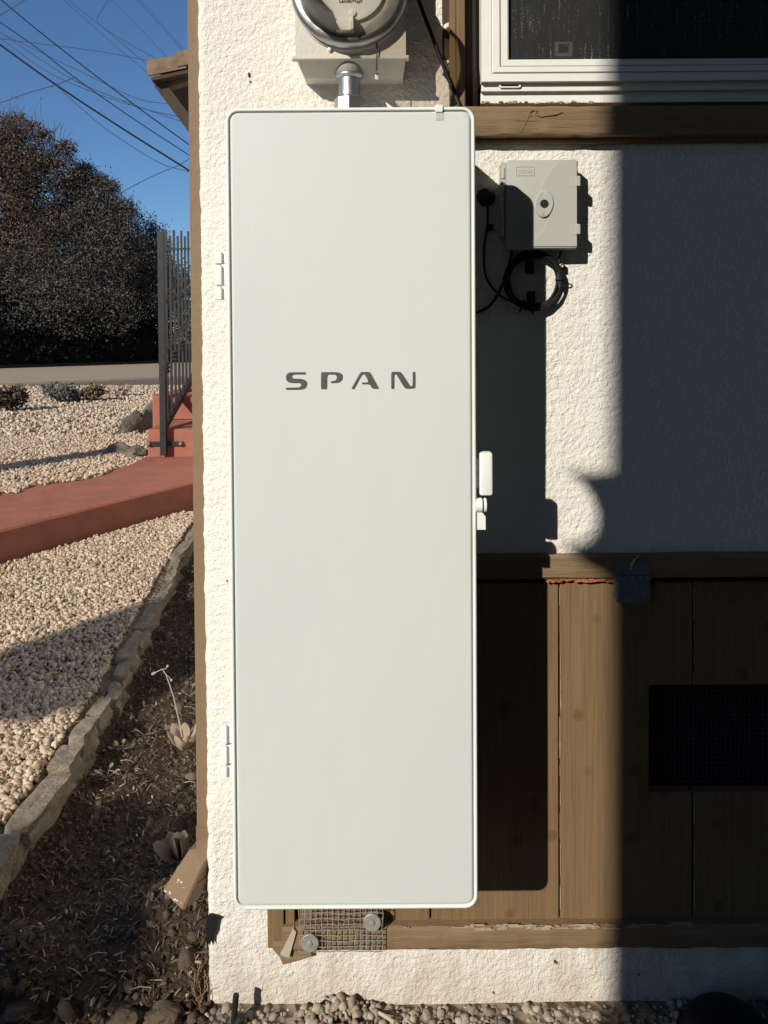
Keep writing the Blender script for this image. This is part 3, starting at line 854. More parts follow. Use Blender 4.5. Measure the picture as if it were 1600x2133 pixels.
# =================================================================== DOWNSPOUT
ds = empty('downspout', None, 'brown painted downspout with an angled outlet at the house corner', 'downspout')
def dsx(z): return corner_x(z)
sy0, sy1 = 0.012, 0.062
zj = zr(420, 1727, 0.03); ze = zr(420, 1765, 0.03)
def dprof(cx, z, wx, s=1.0):
    # rectangular pipe with small ribs
    x0, x1 = cx - wx, cx
    return [(x, y, z) for x, y in ((x0 + .003, sy0), (x1 - .003, sy0), (x1, sy0 + .003), (x1, sy1 - .003), (x1 - .003, sy1), (x0 + .003, sy1), (x0, sy1 - .003), (x0, sy0 + .003))]
def dw(py): return 0.0295
rings = []
for z in (2.6, 1.6, 1.0, zj + 0.002):
    rings.append(dprof(dsx(z) + 0.004, z, 0.0255 + (2.6 - z) * 0.0005))
MB().loft(rings).build('pipe', spout, ds, smooth=True, angle=30)
cx = dsx(zj)
MB().loft([[(x, y + (-0.0025 if y < 0.03 else 0.0025), z) for x, y, z in dprof(cx + 0.006, zz_, 0.030)] for zz_ in (zj + 0.016, zj - 0.006)]).build('sleeve', spout, ds, smooth=True, angle=30)
# elbow: kicks out to the left and towards the viewer
el = MB()
A = Vector((cx - 0.0095, 0.037, zj + 0.010)); B = Vector((cx - 0.010, 0.037, ze - 0.004))
E = P(378, 1862, 0.03)
mid = B + (E - B) * 0.12
pts = [A, B.lerp(A, .15), mid, E]
wx = 0.0145; wy = 0.026
rings = []
dirs = [Vector((0, 0, -1)), (Vector((0, 0, -1)) + (E - B).normalized()).normalized(), (E - B).normalized(), (E - B).normalized()]
scl = [0.95, 1.0, 1.4, 1.9]
for p, d, s in zip(pts, dirs, scl):
    side = Vector((1, 0, 0)); side = (side - d * side.dot(d)).normalized(); dep = d.cross(side).normalized()
    if dep.y < 0: dep = -dep
    tw = 0.0 if s < 1.1 else -0.38
    side, dep = side * math.cos(tw) + dep * math.sin(tw), dep * math.cos(tw) - side * math.sin(tw)
    rings.append([p + side * (a * wx * s) + dep * (b * wy * (0.9 + 0.1 * s)) for a, b in ((-1, -.9), (-.85, -1), (.85, -1), (1, -.9), (1, .9), (.85, 1), (-.85, 1), (-1, .9))])
d = dirs[-1]
inner = [pt + (E - pt) * 0.09 for pt in rings[-1]]
inner2 = [pt - d * 0.05 for pt in inner]
el.loft(rings + [inner, inner2])
el.build('elbow', spout, ds, smooth=True, angle=30)
m = MB()
for q in range(11):
    pt = rings[2][random.choice([1, 2])].lerp(rings[3][random.choice([1, 2])], random.uniform(0.25, 0.98))
    pt = rings[2][1].lerp(rings[2][2], random.random()).lerp(rings[3][1].lerp(rings[3][2], random.random()), random.uniform(.3, 1)) - Vector((0.0, 0.0008, 0))
    r = random.uniform(0.0008, 0.0026)
    if random.random() < 0.6: pt = rings[2][1].lerp(rings[2][2], random.random()).lerp(rings[3][1].lerp(rings[3][2], random.random()), random.uniform(.9, 1)) - Vector((0, 0.0008, 0))
    m.add([pt + Vector((r * random.uniform(.6, 1.8) * math.cos(a_), -0.0004, r * random.uniform(.5, 1.2) * math.sin(a_))) for a_ in (0, 1.1, 2.0, 3.3, 4.2, 5.4)], [(0, 1, 2, 3, 4, 5)])
tag(m.build('bare_flecks', white_chip, ds), kind='stuff')

# =================================================================== ELECTRICAL PANEL
pan = empty('electrical_panel', None, 'tall white rounded electrical panel marked SPAN on the stucco wall', 'electrical panel')
YF = -0.218
c_tl, c_tr, c_bl, c_br = P(467.5, 224, YF), P(991, 221, YF), P(486, 1898, YF), P(996, 1893, YF)
X0 = (c_tl.x + c_bl.x) / 2; X1 = (c_tr.x + c_br.x) / 2; Z1 = (c_tl.z + c_tr.z) / 2; Z0 = (c_bl.z + c_br.z) / 2
RC = 0.021
MB().loft(rr_rings(X0, X1, Z0, Z1, RC, [(0.012, -0.004), (0.008, -0.006), (0.008, YF + 0.034)])).build('enclosure', panel_white, pan, smooth=True, angle=40)
dr = MB().loft(rr_rings(X0, X1, Z0, Z1, RC, [(0.006, YF + 0.0335), (0.001, YF + 0.0325), (0.0, YF + 0.030), (0.0, YF + 0.004), (0.0012, YF + 0.0008), (0.0024, YF), (0.0048, YF), (0.0056, YF + 0.0006), (0.0058, YF + 0.0038)]), True, False)
dr = dr.build('door', panel_white, pan, smooth=True, angle=50)
MB().loft(rr_rings(X0, X1, Z0, Z1, RC, [(0.0056, YF + 0.0040), (0.0056, YF + 0.0036)], 8), False, True).build('gasket', panel_gap, dr)
MB().loft(rr_rings(X0, X1, Z0, Z1, RC, [(0.0084, YF + 0.004), (0.0084, YF + 0.0014), (0.0092, YF + 0.0004), (0.0105, YF - 0.0001), (0.012, YF - 0.0002)]), False, True).build('face_plate', panel_face, dr, smooth=True, angle=50)
# lettering
def zq(pts): return [(560 + a * 0.2125, 740 + b * 0.2125) for a, b in pts]
LET = {
 'S': [(362,166),(364,176),(362,188),(250,188),(234,194),(226,206),(230,220),(242,228),(310,231),(345,237),(366,250),(376,270),(375,292),(364,316),(342,330),(315,337),(172,339),(166,328),(170,317),(288,315),(308,309),(319,296),(316,280),(300,272),(225,271),(195,265),(177,251),(169,232),(169,206),(176,186),(192,173),(220,166)],
 'P': [(521,165),(660,165),(692,169),(714,181),(726,202),(724,228),(712,251),(690,266),(660,272),(613,272),(606,263),(613,252),(640,251),(658,243),(667,226),(666,206),(655,193),(635,188),(572,188),(572,322),(565,332),(520,332),(512,324),(512,173)],
 'A': [(815,330),(812,322),(896,171),(910,163),(985,163),(998,172),(1078,321),(1073,328),(1022,328),(1008,319),(990,284),(915,284),(911,275),(920,265),(980,265),(946,196),(936,187),(923,187),(911,197),(842,324),(834,331)],
 'N': [(1202,329),(1200,320),(1200,173),(1210,161),(1282,161),(1302,170),(1384,297),(1395,304),(1406,300),(1410,288),(1410,166),(1418,160),(1432,161),(1437,170),(1437,312),(1425,326),(1348,327),(1326,315),(1256,196),(1247,187),(1236,187),(1230,196),(1230,323),(1224,329)]}
def smooth_poly(pts, it=1):
    for _ in range(it):
        out = []
        for i in range(len(pts)):
            a = pts[i]; b = pts[(i + 1) % len(pts)]
            out.append((a[0] * .8 + b[0] * .2, a[1] * .8 + b[1] * .2)); out.append((a[0] * .2 + b[0] * .8, a[1] * .2 + b[1] * .8))
        pts = out
    return pts
for ch, pts in LET.items():
    w_ = [(xr(a, b, YF), zr(a, b, YF)) for a, b in zq(smooth_poly(pts))]
    MB().prism(w_, YF - 0.0009, YF + 0.0005).build('letter', letter_m, dr)
# clip and clear tape on the top edge
m = MB(); a, b = P(907, 221, YF), P(922, 234, YF)
m.box(a.x, b.x, YF - 0.003, YF + 0.012, b.z, a.z + 0.0015, 0.0012)
m.build('clip', panel_white, pan)
a, b = P(908, 234, YF), P(923, 250, YF)
MB().box(a.x, b.x, YF - 0.0012, YF - 0.0006, b.z, a.z).build('tape', tape_m, pan)
# hinges on the left side: three knuckles each
def phinge(pxl, pxr, spans, y, chamf):
    h = MB()
    for (t0, t1) in spans:
        p0, p1 = P(pxl, t0, y), P(pxr, t1, y)
        h.box(p0.x, p1.x, y, y + 0.018, p1.z + 0.0006, p0.z - 0.0006, 0.0022)
        h.box(p1.x - 0.001, X0 + 0.014, y + 0.006, y + 0.0135, p1.z + 0.0006, p0.z - 0.0006, 0.001)
    p0, p1 = P(pxl + 4, spans[0][0] + 3, y), P(pxr - 3, spans[-1][1] - 3, y)
    h.box(p0.x, p1.x, y + 0.004, y + 0.014, p1.z, p0.z)
    return h.build('hinge', panel_white, pan, smooth=True, angle=35)
phinge(446, 461, [(523, 549.5), (551.5, 594.5), (596.5, 625)], YF + 0.020, False)
phinge(458.5, 472, [(1512, 1553), (1555, 1596), (1598, 1624)], YF + 0.020, True)
# latch handle and hasp on the right side
YL = YF + 0.006
a, b = P(999, 943, YL), P(1027, 1033, YL)
m = MB(); m.loft(rr_rings(a.x, b.x, b.z, a.z, 0.004, [(0.0, YL + 0.016), (0.0, YL + 0.003), (0.001, YL + 0.0008), (0.003, YL)], 5))
m.box(X1 - 0.012, a.x + 0.006, YL + 0.006, YL + 0.013, b.z + 0.012, a.z - 0.012)
m.build('latch_handle', panel_white, pan, smooth=True, angle=40)
m = MB(); c = P(1003, 1052, YL)
m.lathe(c - Vector((0, 0, 0)), (1, 0, 0.0), [(0.011, -0.009), (0.0115, 0.0), (0.0095, 0.0015)], 24)
m.lathe(c + Vector((0.0035, 0, 0)), (1, 0, 0.0), [(0.010, 0.0), (0.0112, 0.001), (0.0112, 0.0035), (0.009, 0.005)], 24)
m.build('lock_barrel', panel_white, pan, smooth=True, angle=40)
a, b = P(996, 1066, YL), P(1011, 1102, YL)
m = MB(); m.prism([(X1 + 0.0006, a.z), (a.x + 0.006, a.z), (b.x, a.z - 0.007), (b.x, b.z), (X1 + 0.0006, b.z)], YL - 0.004, YL + 0.012)
m.build('hasp', panel_white, pan)
# mounting rails behind
for z in (Z0 + 0.18, Z1 - 0.18):
    pass

# =================================================================== ELECTRIC METER
met = empty('electric_meter', None, 'round glass electric meter on a grey socket box above the panel', 'electric meter')
yb = -0.08
ax0, ax1 = xr(612, 100, yb), xr(848, 100, yb); az0 = zr(730, 118, yb)
zu = zr(730, 162, -0.045)
prf = [(-0.001, zu + 0.002), (-0.043, zu), (-0.046, zu + 0.002), (yb + 0.002, az0 - 0.002), (yb, az0), (yb, 2.16), (-0.001, 2.16)]
sb = MB().loft([[(x + dx * (1 if z < az0 else 0) * (az0 - z) / (az0 - zu), y, z) for y, z in prf] for x, dx in ((ax0 + 0.003, 0.012), (ax1 - 0.002, -0.004))])
sb = sb.build('socket_box', steel_grey, met)
MB().box(ax0 - 0.003, ax1 + 0.003, yb - 0.002, yb + 0.014, az0 - 0.004, az0 + 0.0015, 0.001).build('cover_lip', steel_grey, met)
mc = P(728, -22, yb - 0.01); mc.y = yb
R = 0.0985
MB().lathe(mc, (0, -1, 0), [(R - .004, -0.001), (R + .004, 0.0), (R + .004, 0.004), (R - .004, 0.006)], 64).build('raised_flange', steel_grey, met, smooth=True, angle=35)
rg = MB().lathe(mc, (0, -1, 0), [(R - .006, 0.005), (R + .001, 0.006), (R + .002, 0.012), (R, 0.020), (R - .004, 0.0235), (R - .011, 0.0245), (R - .012, 0.018)], 72, cap=False)
rg.build('clamp_ring', ringm, met, smooth=True, angle=50)
MB().lathe(mc, (0, -1, 0), [(0.086, 0.006), (0.086, 0.010), (0.074, 0.019), (0.061, 0.026), (0.059, 0.026)], 64).build('meter_body', meter_in, met, smooth=True, angle=40)
fc = MB().lathe(mc, (0, -1, 0), [(0.0615, 0.025), (0.0615, 0.029), (0.058, 0.030)], 64).build('dial_face', meter_face, met, smooth=True, angle=40)
MB().lathe(mc, (0, -1, 0), [(0.0868, 0.012), (0.0868, 0.055), (0.0848, 0.11), (0.082, 0.128), (0.076, 0.136), (0.05, 0.139), (0.001, 0.14)], 64, cap=False).build('glass_cover', glass_m, met, smooth=True, angle=60)
cb = P(718, 35, yb - 0.105)
MB().box(cb.x - 0.018, cb.x + 0.008, yb - 0.034, yb - 0.012, mc.z - 0.078, mc.z - 0.060, 0.002).build('terminal_block', meter_in, met)
MB().box(cb.x + 0.0085, cb.x + 0.0115, yb - 0.042, yb - 0.02, mc.z - 0.079, mc.z - 0.054, 0.001).build('glass_pin', panel_white, met)
MB().lathe((cb.x + 0.01, yb - 0.0305, mc.z - 0.0485), (0, -1, 0), [(0.006, 0), (0.006, 0.002), (0.003, 0.003)], 20).build('dial_button', panel_white, met, smooth=True)
def text(name, body, size, loc, material, parent, align='CENTER', ext=0.0004):
    cu_ = bpy.data.curves.new(name, 'FONT'); cu_.body = body; cu_.size = size; cu_.extrude = ext; cu_.align_x = align
    cu_.materials.append(material)
    o_ = bpy.data.objects.new(name, cu_); C.objects.link(o_)
    dg = bpy.context.evaluated_depsgraph_get()
    me_ = bpy.data.meshes.new_from_object(o_.evaluated_get(dg))
    bpy.data.objects.remove(o_)
    me_.transform(Matrix.Translation(loc) @ Matrix.Rotation(math.pi / 2, 4, 'X'))
    if not me_.materials: me_.materials.append(material)
    o_ = bpy.data.objects.new(name, me_); C.objects.link(o_); o_.parent = parent
    return o_
ink = mat('ink', (0.06, 0.055, 0.05), 0.7, 0.2, var=0.2, vscale=50)
text('lettering', 'Landis+Gyr', 0.0085, (mc.x + 0.003, yb - 0.0305, mc.z - 0.031), ink, fc)
c = P(687, 104, yb)
MB().lathe(c, (0, -1, 0), [(0.0035, -0.001), (0.0038, 0.004), (0.002, 0.006)], 12).build('screw', panel_white, met, smooth=True)
m = MB()
m.tube([P(785, 90, yb - .006), P(785, 120, yb - .007), P(784.5, 148, yb - .006)], 0.0012, 8)
m.build('seal_wire', black_pl, met)
a = P(784.5, 152, yb - .008)
MB().box(a.x - 0.003, a.x + 0.003, a.y, a.y + 0.003, a.z - 0.011, a.z, 0.0008).build('seal_tag', mat('seal_plastic', (0.62, 0.55, 0.43), 0.4, 0.4, var=0.3, vscale=90), met)
m = MB(); m.lathe(P(812, 150, -.02), (0.3, -0.3, -1), [(0.011, -0.012), (0.011, 0.006), (0.009, 0.010)], 14)
m.build('knockout_plug', black_pl, met, smooth=True)

cond = empty('conduit', None, 'short shiny galvanised conduit between meter box and white panel', 'conduit')
yc = -0.05
cx_ = xr(728, 180, yc)
zt_ = az0 + 0.002
MB().lathe((cx_, yc, zt_), (0, 0, -1), [(0.0235, -0.0), (0.0235, 0.0225), (0.0225, 0.024)], 40).build('hub', mat('hub_shaded', (0.36, 0.33, 0.285), 0.6, 0.4, metal=0.2, var=0.5, vscale=60), cond, smooth=True, angle=40)  # hub colour darkened to stand for the shade beneath the meter box
MB().lathe((cx_, yc, zt_ - 0.0235), (0, 0, -1), [(0.0235, 0.0), (0.0255, 0.002), (0.0255, 0.004), (0.0225, 0.006), (0.0205, 0.008)], 40).build('locknut', galv, cond, smooth=True, angle=40)
MB().lathe((cx_, yc, zt_ - 0.03), (0, 0, -1), [(0.0193, 0.0), (0.0193, 0.075), (0.0193, zt_ - 0.03 - Z1 + 0.012)], 40).build('pipe', galv, cond, smooth=True, angle=40)
zc_ = zr(728, 203, yc)
MB().lathe((cx_, yc, zc_), (0, 0, -1), [(0.0195, -0.001), (0.025, 0.0015), (0.027, 0.004), (0.027, 0.03)], 8).build('coupling', galv, cond)

# =================================================================== TELEPHONE BOX
tb = empty('telephone_box', None, 'small grey plastic network box with corner shadow beside the panel', 'utility box')
yt = -0.0425
bx0, bx1 = xr(1057, 430, yt), xr(1203, 430, yt); bz1, bz0 = zr(1130, 334, yt), zr(1130, 517, yt)
MB().loft(rr_rings(bx0, bx1, bz0, bz1, 0.004, [(0.001, -0.001), (0.0, -0.003), (0.0, yt + 0.022)], 4)).build('base', nid, tb, smooth=True, angle=35)
cv = MB().loft(rr_rings(bx0, bx1, bz0, bz1, 0.0035, [(0.001, yt + 0.0215), (-0.001, yt + 0.020), (-0.001, yt + 0.003), (0.0005, yt + 0.0006), (0.0025, yt)], 4))
cv = cv.build('cover', nid, tb, smooth=True, angle=40)
MB().box(bx0 - 0.0085, bx0 - 0.0012, yt + 0.008, -0.002, bz0 + 0.02, bz1 - 0.001, 0.0015).build('hinge_strip', nid, tb)
for q in range(5):
    z = bz1 - 0.012 - q * 0.026
    MB().lathe((bx0 - 0.006, yt + 0.009, z), (0, 0, -1), [(0.0036, 0), (0.0036, 0.018)], 12).build('hinge_knuckle', nid, tb, smooth=True, angle=40)
def tq(pts): return [(xr(a, b, yt), zr(a, b, yt)) for a, b in pts]
raised = [(1168, 335.5), (1152, 350), (1138, 370), (1127, 392), (1120, 415), (1117, 430), (1124, 446), (1134, 453), (1146, 445), (1141, 462), (1131, 481), (1113, 501), (1112, 513), (1201, 513), (1201, 335.5)]
MB().prism(tq(raised), yt - 0.0017, yt + 0.0005).build('raised_panel', nid, cv)
ec = P(1133, 425, yt)
el_ = []
def ell(rx, rz, tilt=0.12):
    out = []
    for k in range(36):
        a = 2 * math.pi * k / 36; x = rx * math.cos(a); z = rz * math.sin(a)
        out.append((ec.x + x * math.cos(tilt) + z * math.sin(tilt), ec.z - x * math.sin(tilt) + z * math.cos(tilt)))
    return out
m = MB(); m.loft([[(x, y, z) for x, z in ell(rx, rz)] for rx, rz, y in ((.0163, .0243, yt - .0015), (.0163, .0243, yt - .0032), (.0150, .0230, yt - .0042), (.0075, .0075, yt - .0036), (.0062, .0062, yt - .001))])
m.build('lock_boss', nid, cv, smooth=True, angle=40)
m = MB().lathe((ec.x, yt - 0.0034, ec.z), (0, -1, 0), [(0.0072, 0), (0.0074, 0.0012), (0.0055, 0.0014), (0.0048, -0.001), (0.0026, -0.001), (0.0026, 0.0008), (0.0015, 0.001)], 24)
m.build('lock', mat('lock_metal', (0.05, 0.05, 0.05), 0.4, 0.5, metal=0.5, var=0.3, vscale=90), tb, smooth=True, angle=40)
for b0 in (366, 466):
    m = MB(); p0, p1 = P(1190, b0, yt - .002), P(1211, b0 + 23, yt - .002)
    m.box(p0.x, p1.x - 0.005, yt - 0.002, yt + 0.002, p1.z, p0.z, 0.001)
    m.box(p0.x + 0.0085, p1.x - 0.0025, yt - 0.0055, yt + 0.016, p1.z + 0.001, p0.z - 0.001, 0.0012)
    m.box(p1.x - 0.004, p1.x, yt + 0.004, yt + 0.018, p1.z + 0.002, p0.z - 0.003, 0.001)
    m.build('latch', nid, tb)
fr_ = MB(); p0, p1 = P(1075, 347, yt), P(1113, 366, yt)
o_ = [(x, z) for x, z in rrect(p0.x, p1.x, p1.z, p0.z, 0.0015, 3)]; i_ = [(x, z) for x, z in rrect(p0.x + .0007, p1.x - .0007, p1.z + .0007, p0.z - .0007, 0.001, 3)]
fr_.loft([[(x, yt + .0002, z) for x, z in o_], [(x, yt - .0008, z) for x, z in o_], [(x, yt - .0008, z) for x, z in i_], [(x, yt + .0002, z) for x, z in i_]], False, False)
fr_.build('badge_frame', nid, cv)
text('lettering', 'sonic', 0.0125, ((p0.x + p1.x) / 2 + 0.001, yt - 0.0001, p1.z + 0.0045), nid, cv, ext=0.0006)

# ---- cables beside it
coil = empty('cable_coil', None, 'black coiled cable hanging under the grey network box', 'cable coil')
cc = P(1110, 586, -0.010); 
for q in range(6):
    rx = 0.0455 + 0.0022 * q - 0.004 * (q % 2); rz = 0.044 + 0.0018 * q
    ox, oz = random.uniform(-.0015, .0015), random.uniform(-.0012, .0012)
    ph = random.uniform(0, 6); pts = []
    for k in range(49):
        a = 2 * math.pi * k / 48
        pts.append((cc.x + ox + (rx + 0.0008 * math.sin(3 * a + ph)) * math.cos(a), cc.y - 0.001 - 0.0036 * (q % 3) + 0.0012 * math.sin(2 * a + ph), cc.z + oz + (rz + 0.0008 * math.cos(2 * a + ph)) * math.sin(a)))
    MB().tube(pts, 0.0023, 8, cap=False).build('loop', black_rub, coil, smooth=True)
for a in (0.05, 1.6, 3.3, 4.7, 4.3):
    p = Vector((cc.x + 0.0515 * math.cos(a), cc.y - 0.005, cc.z + 0.0495 * math.sin(a)))
    d = Vector((-math.sin(a), 0, math.cos(a)))
    u = Vector((math.cos(a), 0, math.sin(a)))
    m = MB(); m.tube([p + u * (0.011 * math.cos(t)) + Vector((0, 1, 0)) * (0.008 * math.sin(t)) for t in np.linspace(0, 2 * math.pi, 21)], 0.0014, 6, cap=False)
    m.build('cable_tie', black_rub, coil, smooth=True)
m = MB()
for px_, py_ in ((1103, 557), (1106, 620)):
    p = P(px_, py_, -0.012); m.box(p.x - 0.0065, p.x + 0.0065, -0.022, 0.0, p.z - 0.012, p.z + 0.012, 0.002)
m.build('wall_hook', black_pl, coil)

def curve_pts(pts, n=10):
    pts = [Vector(p) for p in pts]; out = []
    q = [pts[0] * 2 - pts[1]] + pts + [pts[-1] * 2 - pts[-2]]
    for i in range(1, len(q) - 2):
        for k in range(n):
            t = k / n; a, b, c_, d_ = q[i - 1], q[i], q[i + 1], q[i + 2]
            out.append(0.5 * ((2 * b) + (c_ - a) * t + (2 * a - 5 * b + 4 * c_ - d_) * t * t + (3 * b - a - 3 * c_ + d_) * t ** 3))
    out.append(pts[-1]); return out
m = MB().tube(curve_pts([P(1014, 412, -.018), P(1016, 432, -.016), P(1015, 470, -.010), P(1008, 520, -.010), P(1012, 575, -.010), P(1038, 612, -.012), P(1070, 630, -.014), P(1100, 636, -.018), P(1125, 632, -.02)]), 0.0021, 8)
o = m.build('lead_cable', black_rub, None, smooth=True); tag(o, 'thin black cable looping from the wall grommet down to the coil', 'cable')
m = MB().tube(curve_pts([P(1066, 523, -.012), P(1062, 545, -.012), P(1050, 585, -.013), P(1036, 615, -.012), P(1018, 638, -.010), P(990, 652, -.008), P(950, 660, -.008)]), 0.0027, 8)
o = m.build('feed_cable', black_rub, None, smooth=True); tag(o, 'black cable from the network box curving behind the white panel', 'cable')
m = MB().tube(curve_pts([P(1168, 523, -.012), P(1164, 548, -.012), P(1163, 575, -.014), P(1166, 600, -.02)]), 0.0021, 8)
o = m.build('drop_cable', black_rub, None, smooth=True); tag(o, 'short black cable at right of the coil under the network box', 'cable')
gr = empty('cable_grommet', None, 'round black cable grommet on the wall between panel and box', 'grommet')
p = P(1014, 409, -.012); p.y = 0.0
MB().lathe(p, (0, -1, 0), [(0.0168, -0.004), (0.0172, 0.004), (0.0155, 0.008), (0.009, 0.011), (0.007, 0.0115), (0.0065, 0.018), (0.003, 0.02)], 28).build('cap', black_pl, gr, smooth=True, angle=45)
cl = empty('cable_clip', None, 'tiny black clip on the thin cable below the grommet', 'clip')
p = P(1021, 474, -.008); MB().box(p.x - 0.0055, p.x + 0.0055, -0.014, 0.0, p.z - 0.006, p.z + 0.006, 0.002).build('body', black_pl, cl)
sc_ = empty('screw_clip', None, 'brass screw cable clip at lower right of the network box', 'clip')
p = P(1169, 554, -.012)
brass = mat('brass_screw', (0.45, 0.36, 0.25), 0.4, 0.5, metal=0.7, var=0.4, vscale=120)
MB().box(p.x - 0.009, p.x + 0.006, -0.014, 0.0, p.z - 0.007, p.z + 0.006, 0.002).build('body', black_pl, sc_)
MB().lathe((p.x, -0.0135, p.z), (0, -1, 0), [(0.0045, 0), (0.0045, 0.002), (0.0025, 0.0035), (0.0012, 0.0025)], 14).build('screw', brass, sc_, smooth=True)
# dark service cable next to the window casing
m = MB().tube([P(860, -80, -.03), P(872, 0, -.022), P(905, 88, -.02), P(921, 130, -.022), P(945, 190, -.03), P(958, 222, -.034)], 0.0036, 8)
o = m.build('service_cable', black_rub, None, smooth=True); tag(o, 'black cable slanting down the wall left of the window casing', 'cable')

# =================================================================== IRON RAILING
rail = empty('iron_railing', None, 'tall black wrought iron stair railing with knuckled balusters', 'railing')
RX0 = xr(345, 940, GY(6.4)); RY0 = GY(6.42)
def rpt(t, z): return Vector((RX0 - 0.02 - 0.055 * t, RY0 + t, z))
ztop = lambda t: P(338, 490, GY(6.42)).z + 0.115 * t
zlow = lambda t: 0.46 + 0.275 * t
p = rpt(0, 0)
MB().box(p.x - 0.026, p.x + 0.026, p.y - 0.026, p.y + 0.026, WZ - 0.003, ztop(0) + 0.03, 0.004).build('post', iron, rail)
MB().box(p.x - 0.15, p.x + 0.15, p.y + 0.027, p.y + 0.036, 0.305, 0.345, 0.003).build('fixing_plate', iron, rail)
for s in (-0.135, 0.135):
    MB().lathe((p.x + s, p.y + 0.027, 0.325), (0, -1, 0), [(0.018, 0), (0.018, 0.012), (0.010, 0.02)], 12).build('bolt', brass, rail, smooth=True)
def bar(a, b, hw, name):
    d = (b - a).normalized(); u = d.cross(Vector((0, 0, 1))).normalized(); v = u.cross(d)
    return MB().loft([[q + u * (x * hw) + v * (y * hw) for x, y in ((-1, -1), (1, -1), (1, 1), (-1, 1))] for q in (a, b)]).build(name, iron, rail)
LEN = 2.75
bar(rpt(0, zlow(0)), rpt(LEN, zlow(LEN)), 0.024, 'bottom_rail')
bar(rpt(0, ztop(0) - 0.12), rpt(LEN, ztop(LEN) - 0.12), 0.009, 'top_rail')
bar(rpt(0, zlow(0) + 0.62), rpt(LEN, zlow(LEN) + 0.62), 0.012, 'middle_rail')
nb = 17
for q in range(1, nb + 1):
    t = LEN * q / nb
    a, b = rpt(t, zlow(t)), rpt(t, ztop(t) + (0.05 if q % 2 else 0.0))
    mm = MB().box(a.x - 0.0088, a.x + 0.0088, a.y - 0.0088, a.y + 0.0088, a.z, b.z)
    if q % 2:
        zk = zlow(t) + 0.46
        for dz in (-0.035, 0.0, 0.035):
            mm.lathe((a.x, a.y, zk + dz), (0, 0, 1), [(0.012, -0.016), (0.026, -0.006), (0.026, 0.006), (0.012, 0.016)], 10)
        zk = ztop(t) - 0.55
        mm.lathe((a.x, a.y, zk), (0, 0, 1), [(0.012, -0.03), (0.022, -0.01), (0.022, 0.01), (0.012, 0.03)], 10)
    mm.build('baluster', iron, rail)
    if q % 4 == 2:
        # scroll between balusters
        pts = []
        for k in range(30):
            aa = k / 29 * 3.4 * math.pi; r = 0.065 * (1 - k / 34)
            pts.append((a.x, a.y + 0.07 + r * math.cos(aa), ztop(t) - 0.45 + r * math.sin(aa) * 1.8))
        MB().tube(pts, 0.007, 5).build('scroll', iron, rail)
    pl = rpt(t, zlow(t))
p = rpt(LEN, 0)
MB().box(p.x - 0.024, p.x + 0.024, p.y - 0.024, p.y + 0.024, zs[4], ztop(LEN) + 0.03, 0.004).build('post', iron, rail)

# =================================================================== STONE EDGING
edg = empty('stone_edging', None, 'row of rough grey stone blocks between gravel and planting bed', 'edging')
ST = 0.085
ydiv = [1.36, 1.545, 1.81, 2.065, 2.20, 2.335, 2.48, 2.63, 2.756, 2.90, 3.08, 3.38, 3.72, 4.03, 4.4, 4.8]
for k, (d0, d1) in enumerate(zip(ydiv, ydiv[1:])):
    y0, y1 = GY(d0) + 0.011, GY(d1) - 0.011
    ym = (y0 + y1) / 2; ex = edge_x(ym)
    wdt = random.uniform(0.045, 0.07); top = ST + random.uniform(-0.026, 0.008); ex += random.uniform(-0.008, 0.006)
    sk = (edge_x(y1) - edge_x(y0))
    bm = bmesh.new(); bmesh.ops.create_cube(bm, size=1)
    bmesh.ops.subdivide_edges(bm, edges=bm.edges[:], cuts=5, use_grid_fill=True)
    rz = random.uniform(-0.12, 0.12)
    for v in bm.verts:
        t = v.co.copy()
        rr = 1 - 0.10 * (abs(2 * t.y) ** 6) - 0.08 * (abs(2 * t.z) ** 6)
        x = t.x * wdt * rr; y = t.y * (y1 - y0) * (1 - 0.05 * abs(2 * t.x) ** 4); z = t.z
        n_ = 0.012 * nz(x + k, y + ym, z, 14) + 0.008 * nz(x + k, y + ym, z, 45)
        v.co = Vector((ex - wdt / 2 + x + sk * t.y + rz * y + n_ * 1.2, ym + y + n_ * 0.4, -0.05 + (z + 0.5) * (top + 0.05) + n_ * 0.8 * (1 if z > 0 else 0)))
    MB().bm(bm).build('edging_stone', stone_m, edg, smooth=True, angle=20)

# =================================================================== GRAVEL, PEBBLES, MULCH
def in_walk(x, y):
    cut = 0.86 + 0.16 * nz(x, y, 0, 3.0) + 0.05 * nz(x, y, 4, 12)
    rx, ry = x - s0.x, y - s0.y
    u = rx * wd.x + ry * wd.y; v = rx * wn.x + ry * wn.y
    L = (s1 - s0).length
    return (-0.05 < u < L + 0.05) and (-0.03 < v < cut)
def on_slab(x, y):
    rx, ry = x - s0.x, y - s0.y
    u = rx * wd.x + ry * wd.y; v = rx * wn.x + ry * wn.y
    return (0 < u < (s1 - s0).length) and (0 < v < 1.0)
def gravel_pts(dlo, dhi, n, xmax_fn):
    out = []
    while len(out) < n:
        D = math.sqrt(random.uniform(dlo * dlo, dhi * dhi)); x = random.uniform(-0.62 * D - 0.1, -0.17 * D)
        y = GY(D)
        if x > xmax_fn(y): continue
        if in_walk(x, y): continue
        if y > GY(5.1) and x > -2.05 and y < GY(10): continue
        out.append((x, y))
    return out
parts = []
